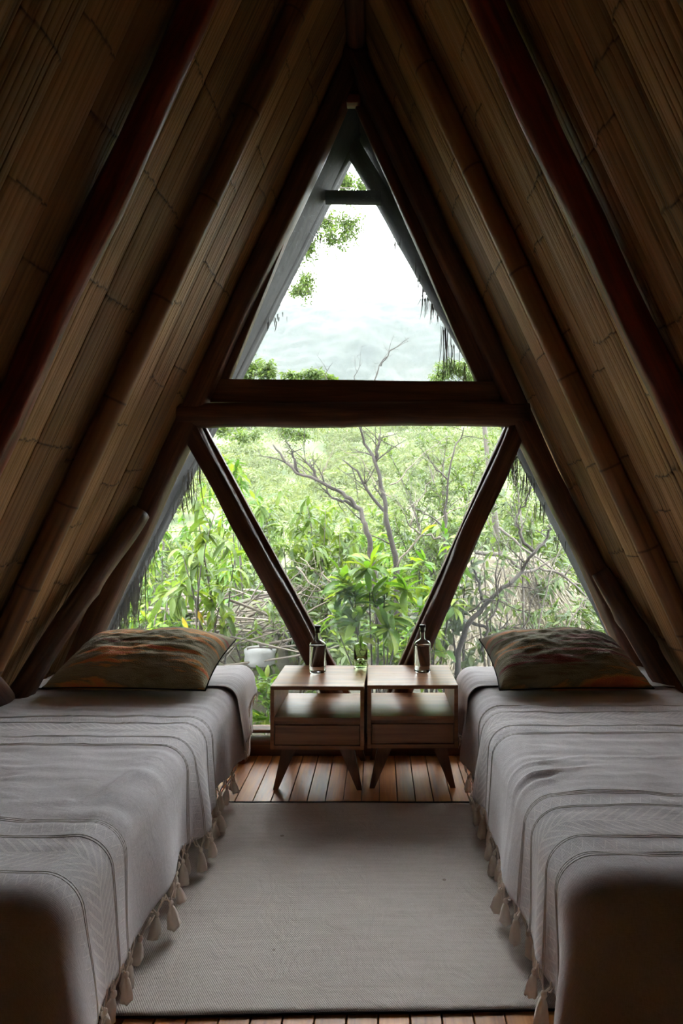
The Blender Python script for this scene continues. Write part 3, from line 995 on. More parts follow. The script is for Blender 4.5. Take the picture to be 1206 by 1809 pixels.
# ------------------------------------------------------------------ pillows
def pillow(name, label, M, w, d, t, mat, seed, dent=0.0):
    n, m_ = 64, 44
    vs, fs = [], []
    for sd in (1, -1):
        for j in range(m_ + 1):
            v = -1 + 2 * j / m_
            for i in range(n + 1):
                u = -1 + 2 * i / n
                e = (max(0.0, 1 - abs(u) ** 3.2) * max(0.0, 1 - abs(v) ** 2.6)) ** 0.55
                pin = 1 - 0.045 * (1 - u * u) * abs(v) ** 6 - 0.0
                pin2 = 1 - 0.055 * (1 - v * v) * abs(u) ** 6
                z = t / 2 * e
                z *= 1 + 0.16 * noise.noise((u * 1.6 + seed, v * 1.6, 1.0))
                wr = 0.010 * noise.noise((u * 3.0 + seed, v * 7.0, 4.0)) + 0.006 * noise.noise((u * 9 + seed, v * 14.0, 2.0))
                if sd > 0 and dent: z -= dent * math.exp(-((u + 0.12) / 0.10) ** 2) * sstep(0.1, 0.9, v) * e
                z += wr * e
                if sd < 0: z *= 0.45
                vs.append((u * w / 2 * pin2, v * d / 2 * pin, sd * z))
    k = (n + 1) * (m_ + 1)
    for b, fl in ((0, False), (k, True)):
        for j in range(m_):
            for i in range(n):
                q = (b + j * (n + 1) + i, b + j * (n + 1) + i + 1, b + (j + 1) * (n + 1) + i + 1, b + (j + 1) * (n + 1) + i)
                fs.append(q[::-1] if fl else q)
    import bmesh
    me = bpy.data.meshes.new(name)
    me.from_pydata(vs, [], fs)
    bm = bmesh.new(); bm.from_mesh(me)
    bmesh.ops.remove_doubles(bm, verts=bm.verts, dist=0.0004)
    bm.to_mesh(me); bm.free()
    for p in me.polygons: p.use_smooth = True
    me.materials.append(mat)
    o = link(name, me, None, M)
    tag(o, label, 'pillow', 'kilim pillows')
    # dark seam around the edge
    pts = []
    for i in range(120):
        a = 2 * math.pi * i / 120
        u = max(-1, min(1, 1.45 * math.cos(a))); v = max(-1, min(1, 1.45 * math.sin(a)))
        pts.append((u * w / 2 * (1 - 0.055 * (1 - v * v) * abs(u) ** 6), v * d / 2 * (1 - 0.045 * (1 - u * u) * abs(v) ** 6), 0))
    MB().tube(pts + [pts[0]], 0.0035, 5, False).obj('seam', simple('dark_seam_' + str(seed), (0.02, 0.016, 0.016), 0.9, 0.1), o, M, True)
    return o
def pil_M(x, y, z, tilt, yaw):
    return Matrix.Translation((x, y, z)) @ Matrix.Rotation(math.radians(yaw), 4, 'Z') @ Matrix.Rotation(math.radians(tilt), 4, 'X')
pillow('kilim_pillow', 'rust and olive striped kilim pillow with a dented top on the left bed', pil_M(-1.125, 3.03, 0.575, 15, -3), 0.74, 0.50, 0.25, kilim_mat('kilim_warm', 1.7, 2.3), 3, 0.02)
pillow('kilim_pillow', 'darker maroon and olive striped kilim pillow on the right bed', pil_M(0.86, 3.03, 0.575, 15, 2), 0.69, 0.50, 0.25, kilim_mat('kilim_dark', 5.2, 1.4), 8)

# ================================================================== RUG
def make_rug():
    x0, x1, ya, yb = -0.76, 0.50, 1.618, 2.80
    nx, ny = 60, 60
    vs, quads = [], []
    def z(x, y):
        h = 0.0055 + 0.0018 * noise.noise((x * 2.5, y * 4, 0)) + 0.0010 * noise.noise((x * 7, y * 12, 4)) + 0.0012 * math.exp(-((y - ya - 0.045) / 0.006) ** 2)
        return h
    for lay in (0, 1):
        for j in range(ny + 1):
            t = j / ny
            for i in range(nx + 1):
                x = x0 + (x1 - x0) * i / nx
                y = ya + (yb - ya) * t + 0.010 * (1 - t) * (x + 0.14) * 2.2 + 0.004 * noise.noise((x * 3, t * 2, 8)) * (1 if t in (0, 1) else 0.5)
                vs.append((x, y, z(x, y) if lay else 0.0012))
    k = (nx + 1) * (ny + 1)
    g = lambda i, j, l: l * k + j * (nx + 1) + i
    for j in range(ny):
        for i in range(nx):
            quads.append((g(i, j, 1), g(i + 1, j, 1), g(i + 1, j + 1, 1), g(i, j + 1, 1)))
            quads.append((g(i, j, 0), g(i, j + 1, 0), g(i + 1, j + 1, 0), g(i + 1, j, 0)))
    for i in range(nx):
        quads.append((g(i, 0, 0), g(i + 1, 0, 0), g(i + 1, 0, 1), g(i, 0, 1)))
        quads.append((g(i, ny, 0), g(i, ny, 1), g(i + 1, ny, 1), g(i + 1, ny, 0)))
    for j in range(ny):
        quads.append((g(0, j, 0), g(0, j, 1), g(0, j + 1, 1), g(0, j + 1, 0)))
        quads.append((g(nx, j, 0), g(nx, j + 1, 0), g(nx, j + 1, 1), g(nx, j, 1)))
    rug = link('woven_rug', np_mesh('woven_rug', vs, quads=quads, mat=rug_mat()))
    tag(rug, 'beige grey flat woven rug on the floor between the beds', 'rug')
    dark = simple('dark_binding', (0.035, 0.033, 0.04), 0.9, 0.1)
    near = [(vs[g(i, 0, 1)][0], vs[g(i, 0, 1)][1] - 0.001, 0.0032) for i in range(nx + 1)]
    far = [(vs[g(i, ny, 1)][0], vs[g(i, ny, 1)][1] + 0.002, 0.0055) for i in range(nx + 1)]
    MB().tube(near, 0.0032, 6).obj('binding', dark, rug, None, True)
    MB().tube(far, 0.004, 6).obj('binding', dark, rug, None, True)
make_rug()

# ================================================================== NIGHTSTANDS
def nightstand(label, x0, x1, yf, yb, rot):
    w, d, T = x1 - x0, yb - yf, 0.486
    M = Matrix.Translation(((x0 + x1) / 2, yf, 0)) @ Matrix.Rotation(math.radians(rot), 4, 'Z')
    ns = empty('nightstand', M=M)
    tag(ns, label, 'nightstand', 'pair of nightstands')
    t = 0.018
    hw = w / 2
    zb = 0.192
    def part(name, mb, mat=M_walnut, MM=None): return mb.obj(name, mat, ns, MM or M)
    part('top', MB().box(-hw, hw, 0, d, T - t, T, 0.002))
    for sx in (-1, 1):
        a, b = sorted((sx * hw, sx * (hw - t)))
        part('side_panel', MB().box(a, b, 0.0, d, zb, T - t, 0.001))
    part('bottom_panel', MB().box(-hw + t, hw - t, 0.002, d, zb, zb + t))
    part('shelf', MB().box(-hw + t, hw - t, 0.004, d - 0.004, 0.322, 0.340, 0.001))
    part('back_panel', MB().box(-hw + t, hw - t, d - 0.012, d - 0.002, zb + t, 0.322))
    part('shelf_apron', MB().box(-hw + t, hw - t, 0.012, 0.03, 0.306, 0.322))
    part('drawer', MB().box(-hw + t + 0.003, hw - t - 0.003, 0.004, 0.022, zb + t + 0.003, 0.303, 0.0015).box(-hw + t + 0.01, hw - t - 0.01, 0.022, d - 0.03, zb + t + 0.004, zb + t + 0.06))
    for sx in (-1, 1):
        for (yy, sy) in ((0.05, -0.025), (d - 0.05, 0.02)):
            topx, footx = sx * (hw - 0.085), sx * (hw - 0.022)
            vs = []
            for z, cx, cy, hx, hy in ((zb, topx, yy, 0.034, 0.02), (0.0, footx, yy + sy, 0.012, 0.012)):
                vs += [(cx - hx, cy - hy, z), (cx + hx, cy - hy, z), (cx + hx, cy + hy, z), (cx - hx, cy + hy, z)]
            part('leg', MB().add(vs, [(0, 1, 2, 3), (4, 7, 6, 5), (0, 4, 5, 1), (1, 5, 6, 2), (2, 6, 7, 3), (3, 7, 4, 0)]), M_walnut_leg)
    return ns
nightstand('walnut nightstand beside the left bed carrying the left clear bottle', -0.512, -0.076, 2.925, 3.335, -1.0)
nightstand('walnut nightstand beside the right bed carrying the right clear bottle', -0.062, 0.362, 2.945, 3.345, 0.6)

# ------------------------------------------------------------------ bottles
def glass_mat(name, col, rough=0.0, ior=1.34):
    m, nt, b, out = new_mat(name)
    b.inputs['Base Color'].default_value = (*col, 1)
    b.inputs['Roughness'].default_value = rough
    b.inputs['Transmission Weight'].default_value = 1.0
    b.inputs['IOR'].default_value = ior
    return m
M_glass = glass_mat('clear_glass', (0.97, 0.99, 0.97))
M_glass_g = glass_mat('pale_green_glass', (0.70, 0.84, 0.50))
M_stop = simple('dark_stopper', (0.018, 0.012, 0.010), 0.45)
M_twig = simple('dark_twig', (0.03, 0.02, 0.012), 0.8)
M_herb = simple('steeped_herb', (0.16, 0.13, 0.04), 0.8)
def bottle(label, x, y, z, R, Hh, mat, fill=0.02, stopper=True, shoulder=0.62, neck=0.30):
    M = Matrix.Translation((x, y, z))
    b = empty('glass_bottle', M=M)
    tag(b, label, 'bottle', 'glass bottles on the nightstands')
    hs, hn = Hh * shoulder, Hh * (shoulder + 0.12)
    rn = R * neck
    outer = [(0.0004, 0.0), (R * 0.9, 0.0), (R * 0.98, 0.004), (R, 0.012), (R, hs), (R * 0.96, hs + 0.10 * R * 2), (R * 0.80, hs + 0.30 * R * 1.3), (R * 0.5, hs + 0.43 * R * 1.25), (rn * 1.1, hn), (rn, hn + 0.006), (rn, Hh * 0.93), (rn * 1.28, Hh * 0.935), (rn * 1.28, Hh * 0.985), (rn * 1.1, Hh)]
    w = 0.0032
    # the glass and the liquid in it read as one clear body up to the fill line; above it the bottle is hollow
    cav = [(max(0.0004, r - w), zz) for r, zz in outer[:0:-1] if zz > fill + 0.002] + [(R - w, fill), (0.0004, fill)]
    MB().lathe(outer + cav, 40).obj('bottle_glass', mat, b, M, True, False)
    if stopper:
        MB().lathe([(0.0004, Hh * 0.90), (rn * 0.78, Hh * 0.90), (rn * 0.82, Hh * 1.0 + 0.001), (rn * 1.25, Hh + 0.002), (rn * 1.25, Hh + 0.011), (rn * 1.1, Hh + 0.013), (0.0004, Hh + 0.013)], 24).obj('stopper', M_stop, b, M, True)
    return b, M
zt = 0.4862
yA = (H - zt) * F / (1187 - VY)
bottle('clear glass bottle with dark stopper at the left end of the nightstand tops', (561 - VX) * yA / F, yA, zt, 0.0425, 0.222, M_glass, 0.134)
yB = (H - zt) * F / (1186 - VY)
bottle('clear glass bottle with dark stopper at the right end of the nightstand tops', (746 - VX) * yB / F, yB, zt, 0.0425, 0.224, M_glass, 0.134)
yC = 3.295
bC, MC = bottle('small greenish open bottle with a twig inside, between the two clear bottles', (637 - VX) * yC / F, yC, zt, 0.036, 0.166, M_glass_g, 0.044, False, 0.66, 0.34)
MB().tube([(0.004, 0.0, 0.05), (-0.006, 0.004, 0.075), (0.003, 0.002, 0.10), (0.0, 0, 0.13), (0.002, 0, 0.15)], [0.002, 0.0026, 0.0018, 0.0015, 0.001], 6).tube([(-0.02, 0.0, 0.06), (-0.002, 0.004, 0.068), (0.018, 0.003, 0.064), (0.026, 0, 0.07)], 0.0015, 5).obj('twig', M_twig, bC, MC, True)
rgb = random.Random(6)
mbh = MB()
for _ in range(16):
    a, q = rgb.uniform(0, 6.28), rgb.uniform(0.004, 0.024)
    c = Vector((q * math.cos(a), q * math.sin(a), rgb.uniform(0.014, 0.034)))
    d = Vector((rgb.gauss(0, 1), rgb.gauss(0, 1), rgb.gauss(0, 0.4))).normalized() * 0.007
    mbh.tube([c - d, c, c + d], [0.001, 0.0035, 0.001], 5)
mbh.obj('steeped_herb', M_herb, bC, MC, True)

# ================================================================== OUTSIDE: GROUND, HILLS, HAZE
def ground_z(x, y):
    z = -0.35 - 0.05 * (y - 3.5) - 0.012 * max(0, y - 7) ** 1.6 if y < 32 else 0
    z0 = -0.35 - 0.05 * (min(y, 30) - 3.5) - 0.012 * max(0, min(y, 30) - 7) ** 1.6
    if y > 30: z0 += (y - 30) * 0.17 + max(0, y - 120) * 0.12
    return z0 + 0.25 * noise.noise((x * 0.4, y * 0.4, 0)) + 0.06 * noise.noise((x * 2, y * 2, 2))
def grid_obj(name, xs, ys, zf, mat):
    vs = [(x, y, zf(x, y)) for y in ys for x in xs]
    n = len(xs)
    q = [(j * n + i, j * n + i + 1, (j + 1) * n + i + 1, (j + 1) * n + i) for j in range(len(ys) - 1) for i in range(n - 1)]
    return link(name, np_mesh(name, vs, quads=q, mat=mat))
def earth_mat(name, stops, scale):
    m, nt, b, out = new_mat(name)
    tc = mk(nt, 'ShaderNodeTexCoord').outputs['Object']
    n1 = noise_tex(nt, tc, scale, 8, 0.65)
    nt.links.new(ramp(nt, n1, stops), b.inputs['Base Color'])
    b.inputs['Roughness'].default_value = 0.95
    bump(nt, n1, 0.8, 0.05, b)
    return m
M_ground = earth_mat('leaf_litter', [(0.35, (0.02, 0.018, 0.011)), (0.5, (0.04, 0.038, 0.02)), (0.65, (0.07, 0.06, 0.04))], 4.0)
M_valley = earth_mat('valley_scrub', [(0.35, (0.05, 0.075, 0.03)), (0.5, (0.085, 0.11, 0.04)), (0.65, (0.12, 0.13, 0.06))], 0.25)
M_mount = earth_mat('forested_mountain', [(0.35, (0.008, 0.012, 0.010)), (0.5, (0.014, 0.019, 0.015)), (0.65, (0.028, 0.030, 0.025))], 0.035)
xs = np.linspace(-14, 14, 70)
ys = np.concatenate([np.linspace(3.56, 12, 50), np.linspace(12.5, 34, 40)])
tag(grid_obj('ground', xs, ys, ground_z, M_ground), 'scrubby ground sloping away below the window', None, None, 'structure')
def valley_z(x, y):
    z0 = ground_z(0, 30) - 0.4
    t = y - 30
    z = z0 + 0.10 * t + 0.0009 * t * t * (1 + 0.25 * math.sin(x * 0.021 + 1)) - 0.05 * x * min(1, t / 60)
    return z + 5 * noise.noise((x * 0.03, y * 0.03, 5)) * min(1, t / 30) + 1.0 * noise.noise((x * 0.15, y * 0.15, 1))
tag(grid_obj('hillside', np.linspace(-120, 120, 80), np.linspace(29, 160, 80), valley_z, M_valley), 'bushy hillside rising across the valley', None, None, 'structure')
def mount_z(x, y):
    ridge = 150 - 0.10 * abs(x - 30) ** 1.08 + 24 * noise.noise((x * 0.010, 3.3, 0)) - 0.06 * x
    t = sstep(150, 430, y)
    fold = 16 * noise.noise((x * 0.014, y * 0.006, 8)) + 6 * noise.noise((x * 0.05, y * 0.03, 2)) + 2.4 * noise.noise((x * 0.16, y * 0.12, 2)) + 1.8 * noise.noise((x * 0.4, y * 0.3, 6))
    return -6 + (ridge + 6) * t ** 0.85 + fold * min(1, t * 4) * (1 - 0.5 * t)
tag(grid_obj('mountain', np.linspace(-260, 260, 220), np.linspace(150, 440, 150), mount_z, M_mount), 'hazy blue mountain slope in the far distance', None, None, 'structure')

# ------------------------------------------------------------------ foliage
def leaves_mesh(name, pos, T, N, L, W, B, mat, lod=1):
    pos, T, N = (np.asarray(a, dtype=np.float64) for a in (pos, T, N))
    L, W, B = (np.asarray(a, dtype=np.float64)[:, None] for a in (L, W, B))
    T /= np.linalg.norm(T, axis=1, keepdims=True) + 1e-9
    N = N - T * np.sum(N * T, axis=1, keepdims=True)
    N /= np.linalg.norm(N, axis=1, keepdims=True) + 1e-9
    S = np.cross(T, N)
    B = np.where(np.abs(B) < 1e-3, 1e-3, B)
    if lod == 2:
        st = [(0, .06), (.18, .68), (.42, 1), (.68, .8), (.88, .38), (1, .02)]
    elif lod == 1:
        st = [(0, .1), (.35, 1), (.72, .7), (1, .03)]
    elif lod == 0:
        st = [(0, .12), (.5, 1), (1, .05)]
    else:
        st = [(0, .6), (1, .6)]
    cols = []
    per = 3 if lod == 2 else 2
    for s, w in st:
        c = pos + L * (np.sin(B * s) / B * T - (1 - np.cos(B * s)) / B * N)
        if lod == 2:
            nl = N * np.cos(B * s) + T * np.sin(B * s)
            cols += [c + S * (w * W / 2) + nl * (w * W * 0.16), c, c - S * (w * W / 2) + nl * (w * W * 0.16)]
        else:
            cols += [c + S * (w * W / 2), c - S * (w * W / 2)]
    n = len(pos)
    k = len(cols)
    V = np.stack(cols, axis=1).reshape(-1, 3)
    fq = []
    for i in range(len(st) - 1):
        for j in range(per - 1):
            a = i * per + j
            fq.append((a, a + 1, a + per + 1, a + per))
    Q = (np.arange(n) * k)[:, None, None] + np.array(fq)[None]
    return np_mesh(name, V, quads=Q.reshape(-1, 4), mat=mat)
R = np.random.RandomState(7)
def rvec(n): 
    v = R.normal(size=(n, 3))
    return v / np.linalg.norm(v, axis=1, keepdims=True)
def curve_pts(a, b, n=7, sag=0.0, wob=0.05, rng=random):
    a, b = Vector(a), Vector(b)
    L = (b - a).length
    c1 = a.lerp(b, 0.35) + Vector((rng.uniform(-1, 1), rng.uniform(-1, 1), rng.uniform(-0.3, 1))) * wob * L
    c2 = a.lerp(b, 0.75) + Vector((rng.uniform(-1, 1), rng.uniform(-1, 1), sag)) * wob * L
    out = []
    for i in range(n):
        t = i / (n - 1)
        out.append(a * (1 - t) ** 3 + c1 * 3 * t * (1 - t) ** 2 + c2 * 3 * t * t * (1 - t) + b * t ** 3)
    return out
def plant(name, label, cat, base, tips, leaf, mat, bark, group=None, seed=0, r0=0.014, single=False, subs=3, sub_len=0.3, fmin=0.35, n_single=0):
    """tips: end points of stems. leaf: dict(L, W, n per twig, droop, B, lod, up)"""
    rng = random.Random(seed)
    base = Vector(base)
    root = empty(name, base)
    tag(root, label, cat, group)
    mb = MB()
    pos, T = [], []
    for tp in tips:
        st = curve_pts(base + Vector((rng.uniform(-.05, .05), rng.uniform(-.05, .05), -0.02)), tp, 8, -0.2, 0.10, rng)
        mb.tube(st, [r0 * (1 - 0.75 * i / 7) for i in range(8)], 5)
        ends = [(st[-1] + (st[-2] - st[-1]).normalized() * min(0.35, (st[-1] - st[-3]).length), st[-1])]
        for k in range(subs):
            f = rng.uniform(fmin, 0.98)
            i = min(6, int(f * 7))
            q = st[i].lerp(st[i + 1], f * 7 - i)
            d = (st[i + 1] - st[i]).normalized() * 0.6 + Vector((rng.gauss(0, 1), rng.gauss(0, 1), rng.gauss(0.1, 0.7))) * 0.6
            e = q + d.normalized() * sub_len * rng.uniform(0.5, 1.2)
            tw = curve_pts(q, e, 5, -0.5, 0.12, rng)
            mb.tube(tw, [r0 * 0.35 * (1 - 0.7 * j / 4) for j in range(5)], 4)
            ends.append((q, e))
        for q, e in ends:
            ax = (e - q).normalized()
            for _ in range(leaf['n']):
                f = 1 - rng.random() ** 1.5 * leaf.get('spread', 0.8)
                p = q.lerp(e, f)
                side = Vector((rng.gauss(0, 1), rng.gauss(0, 1), rng.gauss(0, 1)))
                side = (side - ax * side.dot(ax)).normalized()
                t = ax * rng.uniform(0.1, 0.9) + side * rng.uniform(0.4, 1.0) + Vector((0, 0, leaf.get('up', 0.0) - leaf.get('droop', 0.0) * rng.random()))
                pos.append(p); T.append(t.normalized())
    n = len(pos)
    pos = np.array([tuple(p) for p in pos]); T = np.array([tuple(t) for t in T])
    N = np.array([[0, 0, 1.0]]) + rvec(n) * 0.55
    L = leaf['L'] * R.uniform(0.6, 1.15, n)
    W = leaf['W'] * R.uniform(0.75, 1.15, n)
    B = np.clip(R.normal(leaf.get('B', 0.7), 0.35, n), -0.3, 2.0)
    mb.obj('stem', bark, root, None, True)
    if single: n_single = n
    if n_single:
        # the leaves nearest to the window become parts of their own
        order = np.argsort(pos[:, 1])
        pos, T, N, L, W, B = (a[order] for a in (pos, T, N, L, W, B))
        n_single = min(n, n_single, 300)
        variants = [leaves_mesh('leaf', [(0, 0, 0)], [(0, 0, 1)], [(0, 1, 0)], [1.0], [leaf['W'] / leaf['L'] * k], [b], mat, 2) for b, k in ((0.4, 1), (0.8, 0.9), (1.3, 1.1))]
        for i in range(n_single):
            M = frame(pos[i], T[i], np.cross(N[i], T[i]))      # local y is close to the leaf normal
            if (M.to_3x3() @ Vector((0, 1, 0))).z < 0: M = M @ Matrix.Rotation(math.pi, 4, 'Z')
            link('leaf', variants[i % 3], root, M @ Matrix.Scale(L[i], 4))
    if n > n_single:
        k = n_single
        o = link('foliage', leaves_mesh('foliage', pos[k:], T[k:], N[k:], L[k:], W[k:], B[k:], mat, leaf.get('lod', 1)), root)
        o['kind'] = 'stuff'
    return root
def tips_at(Y, pix, jit=0.0, rng=random.Random(99)):
    return [P(px, py, Y + rng.uniform(-jit, jit)) for px, py in pix]
def foot(px, Y):
    X = (px - VX) * Y / F
    return Vector((X, Y, ground_z(X, Y)))
LANCE = dict(L=0.20, W=0.042, n=16, droop=1.1, B=0.9, lod=1)
# big drooping plant in the left lower window, leaf by leaf
droop = plant('drooping_shrub', 'long leaved drooping green shrub seen through the left lower window', 'shrub', foot(380, 4.9),
      tips_at(4.9, [(345, 870), (318, 960), (380, 905), (415, 985), (300, 1030), (395, 1035), (350, 985)], 0.3),
      dict(L=0.19, W=0.046, n=11, droop=1.2, B=0.9), M_leafA, M_bark, 'shrubs outside the window', 11, 0.012, True, 2, 0.22)
# bright plant in the middle behind the bottles, leaf by leaf
plant('bright_shrub', 'bright glossy broad leaved shrub behind the middle bottle', 'shrub', foot(655, 4.55),
      tips_at(4.55, [(655, 990), (630, 1015), (685, 1012), (612, 1045), (715, 1040), (655, 1040), (590, 1075), (745, 1070), (690, 1085), (635, 1100)], 0.12),
      dict(L=0.19, W=0.055, n=14, droop=0.45, up=0.25, B=0.9, spread=0.75), M_leafB, M_bark_dark, 'shrubs outside the window', 12, 0.010, True, 1, 0.12, 0.8)
mid = [
 ('leafy_shrub', 'yellow green leafy shrub right of the left slanting brace', 6.6, 540, [(470, 900), (500, 930), (540, 880), (575, 900), (520, 980), (570, 960), (480, 980), (600, 940)], LANCE, M_leafA, M_bark, 0.35),
 ('leafy_shrub', 'small bright leafy shrub top beside the upper end of the left brace', 7.2, 430, [(405, 815), (425, 835), (400, 850), (415, 870)], LANCE, M_leafB, M_bark, 0.3),
 ('leafy_shrub', 'pale green leafy shrub low behind the left clear bottle', 5.6, 520, [(500, 1040), (540, 1010), (570, 1050), (600, 1010), (530, 1090), (580, 1110), (500, 1120)], dict(LANCE, n=12, L=0.16), M_leafD, M_bark, 0.3),
 ('leafy_shrub', 'green leafy shrub behind the drooping plant at far left', 7.5, 290, [(240, 960), (280, 930), (320, 900), (260, 1020), (300, 1060), (350, 1020), (225, 1060)], LANCE, M_leafB, M_bark, 0.4),
 ('leafy_shrub', 'light green leafy shrub between the drooping plant and the left brace', 8.2, 430, [(380, 940), (420, 960), (450, 1000), (400, 1010), (440, 1050)], LANCE, M_leafA, M_bark, 0.4),
 ('leafy_shrub', 'dark leafed shrub left of the right clear bottle', 5.0, 760, [(720, 1100), (760, 1060), (790, 1010), (800, 960), (740, 1000), (770, 1120)], dict(LANCE, L=0.15, n=11, droop=0.6), M_leafB, M_bark_dark, 0.25),
 ('leafy_shrub', 'sparse leafy shrub right of the right clear bottle', 5.2, 800, [(785, 1060), (815, 1030), (800, 1100), (780, 1130), (830, 1000)], dict(LANCE, L=0.13, W=0.05, n=9, droop=0.5), M_leafD, M_bark_dark, 0.22),
 ('leafy_shrub', 'narrow leaved shrub behind the twisted branches at right', 6.4, 960, [(900, 880), (940, 900), (985, 960), (1010, 1010), (960, 1030), (1030, 1060), (1000, 1090), (930, 960)], dict(LANCE, L=0.17, W=0.032, n=15, droop=0.5), M_leafD, M_bark, 0.35),
 ('leafy_shrub', 'dark narrow leaved shrub above the right pillow', 5.4, 1020, [(970, 1050), (1000, 1080), (1035, 1060), (1050, 1100), (985, 1110), (930, 1090)], dict(LANCE, L=0.14, W=0.026, n=13, droop=0.4), M_leafD, M_bark, 0.25),
 ('leafy_shrub', 'low leafy shrub between the left bed and the nightstand', 3.95, 480, [(470, 1200), (478, 1240), (465, 1270), (485, 1210)], dict(LANCE, L=0.11, W=0.03, n=9, droop=0.1, up=0.3), M_leafB, M_bark, 0.10),
 ('leafy_shrub', 'low bushy shrub behind the small greenish bottle', 5.9, 680, [(660, 1120), (690, 1130), (720, 1140), (700, 1110), (670, 1150), (640, 1140)], dict(LANCE, L=0.08, W=0.045, n=16, droop=0.2, up=0.2), M_leafB, M_bark, 0.2),
 ('leafy_shrub', 'sprawling leafy shrub growing over the heap of dry sticks', 5.15, 440, [(420, 1060), (450, 1090), (480, 1060), (500, 1100), (430, 1110), (470, 1130), (395, 1090)], dict(LANCE, L=0.12, W=0.03, n=6, droop=0.5), M_leafA, M_bark, 0.2),
 ('leafy_shrub', 'airy leafy shrub in front of the pale straw at the right brace', 5.1, 870, [(850, 960), (870, 930), (890, 985), (840, 1010), (905, 1030), (870, 1060)], dict(LANCE, L=0.12, W=0.034, n=5, droop=0.6), M_leafC, M_bark, 0.22),
 ('leafy_shrub', 'knee high leafy shrub between the left bottle and the greenish bottle', 5.0, 585, [(560, 1110), (585, 1090), (605, 1120), (575, 1140), (600, 1150), (555, 1145)], dict(LANCE, L=0.12, W=0.036, n=12, droop=0.4), M_leafA, M_bark, 0.2),
 ('leafy_shrub', 'small sunlit seedling clump behind the left pillow', 4.5, 250, [(225, 1090), (240, 1080), (260, 1095)], dict(LANCE, L=0.09, W=0.03, n=8, droop=0.1, up=0.4), M_leafB, M_bark, 0.10),
]
for i, (nm, lab, Y, fx, pix, lf, mat, bark, sl) in enumerate(mid):
    plant(nm, lab, 'shrub', foot(fx, Y), tips_at(Y, pix, 0.25 if Y > 4.2 else 0.05), lf, mat, bark, 'shrubs outside the window', 30 + i, 0.012 if Y > 4.2 else 0.005, False, 5, sl, 0.35, 150 if Y < 6.7 else 0)

# fine leaved trees
def fine_tree(label, base, tips, mat, seed, n_leaf=60, leafL=0.05, leafW=0.018, twig=0.35, subs=9, r0=0.02, cat='tree', bark=M_bark, droop=0.3, name='fine_leaved_tree'):
    return plant(name, label, cat, base, tips, dict(L=leafL, W=leafW, n=n_leaf, droop=droop, B=0.3, lod=0, spread=1.0), mat, bark, 'trees outside the window', seed, r0, False, subs, twig)
fine_tree('fine leaved green tree filling the right half of the middle window', foot(800, 7.6), tips_at(7.6, [(690, 800), (740, 780), (790, 770), (850, 790), (720, 860), (780, 850), (830, 860), (700, 930), (760, 920), (820, 930), (870, 840), (740, 970)], 0.5), M_leafC, 61, 60, 0.075, 0.022, 0.55, 9)
fine_tree('feathery tree behind the right brace and lower right window', foot(900, 8.4), tips_at(8.4, [(890, 780), (860, 850), (920, 860), (950, 900), (890, 930), (1000, 960), (960, 980), (1040, 1020), (920, 1010)], 0.5), M_leafC, 62, 55, 0.08, 0.024, 0.6, 8)
# boughs whose feathery clusters are set out one by one
def bough_tree(label, base, Y, clusters, mat, bark, seed, leafL=0.037, leafW=0.015, r0=0.03, via=None, name='feathery_tree'):
    """clusters: (px, py, rx, ry, leaves); one limb runs to each cluster"""
    rng = random.Random(seed)
    root = empty(name, base)
    tag(root, label, 'tree', 'trees outside the window')
    pos, T = [], []
    mb = MB()
    hub = P(*via, Y + 0.2) if via else base
    if via: mb.tube(curve_pts(base, hub, 10, 0, 0.06, rng), [r0 * 2.2 - r0 * 0.13 * i for i in range(10)], 7)
    for (cx, cy, rx, ry, n) in clusters:
        Yc = Y + rng.uniform(-0.25, 0.25)
        c = P(cx, cy, Yc)
        k = Yc / F
        st = curve_pts(hub, c, 9, -0.1, 0.07, rng)
        mb.tube(st, [r0 * 0.5 * (1 - 0.85 * i / 8) for i in range(9)], 5)
        nt_ = max(4, n // 6)
        for _ in range(nt_):
            a, q = rng.uniform(0, 6.28), rng.random() ** 0.5
            e = c + Vector((rx * k * q * math.cos(a), rng.gauss(0, 0.12), ry * k * q * math.sin(a)))
            o = c.lerp(st[-2], rng.random() * 0.3)
            o = o.lerp(e, rng.uniform(0.0, 0.5))
            tw = curve_pts(o, e, 5, -0.4, 0.15, rng)
            mb.tube(tw, [0.0035, 0.003, 0.0025, 0.002, 0.001], 3)
            for m_ in range(22):
                t = rng.random()
                i_ = min(3, int(t * 4))
                p = tw[i_].lerp(tw[i_ + 1], t * 4 - i_) + Vector((rng.gauss(0, 0.02), rng.gauss(0, 0.02), rng.gauss(0, 0.02)))
                pos.append(tuple(p))
                T.append((rng.gauss(0, 1), rng.gauss(0, 1), rng.gauss(-0.35, 0.6)))
    n = len(pos)
    mb.obj('limb', bark, root, None, True)
    o = link('foliage', leaves_mesh('foliage', pos, T, np.array([[0, 0, 1.0]]) + rvec(n) * 0.8, leafL * R.uniform(0.6, 1.3, n), leafW * R.uniform(0.7, 1.2, n), np.full(n, 0.3), mat, 0), root)
    o['kind'] = 'stuff'
    return root
bough_tree('tall tree whose drooping feathery twigs hang into the upper window from the left', Vector((-6.2, 7.4, ground_z(-6.2, 7.4))), 6.6,
           [(575, 395, 40, 26, 320), (615, 400, 34, 34, 300), (590, 425, 30, 22, 180), (548, 440, 22, 34, 200), (540, 500, 24, 34, 330), (525, 515, 22, 22, 160), (612, 322, 26, 16, 300), (640, 330, 14, 10, 90), (500, 470, 22, 30, 150)],
           M_leafC, M_bark, 63, via=(430, 330))
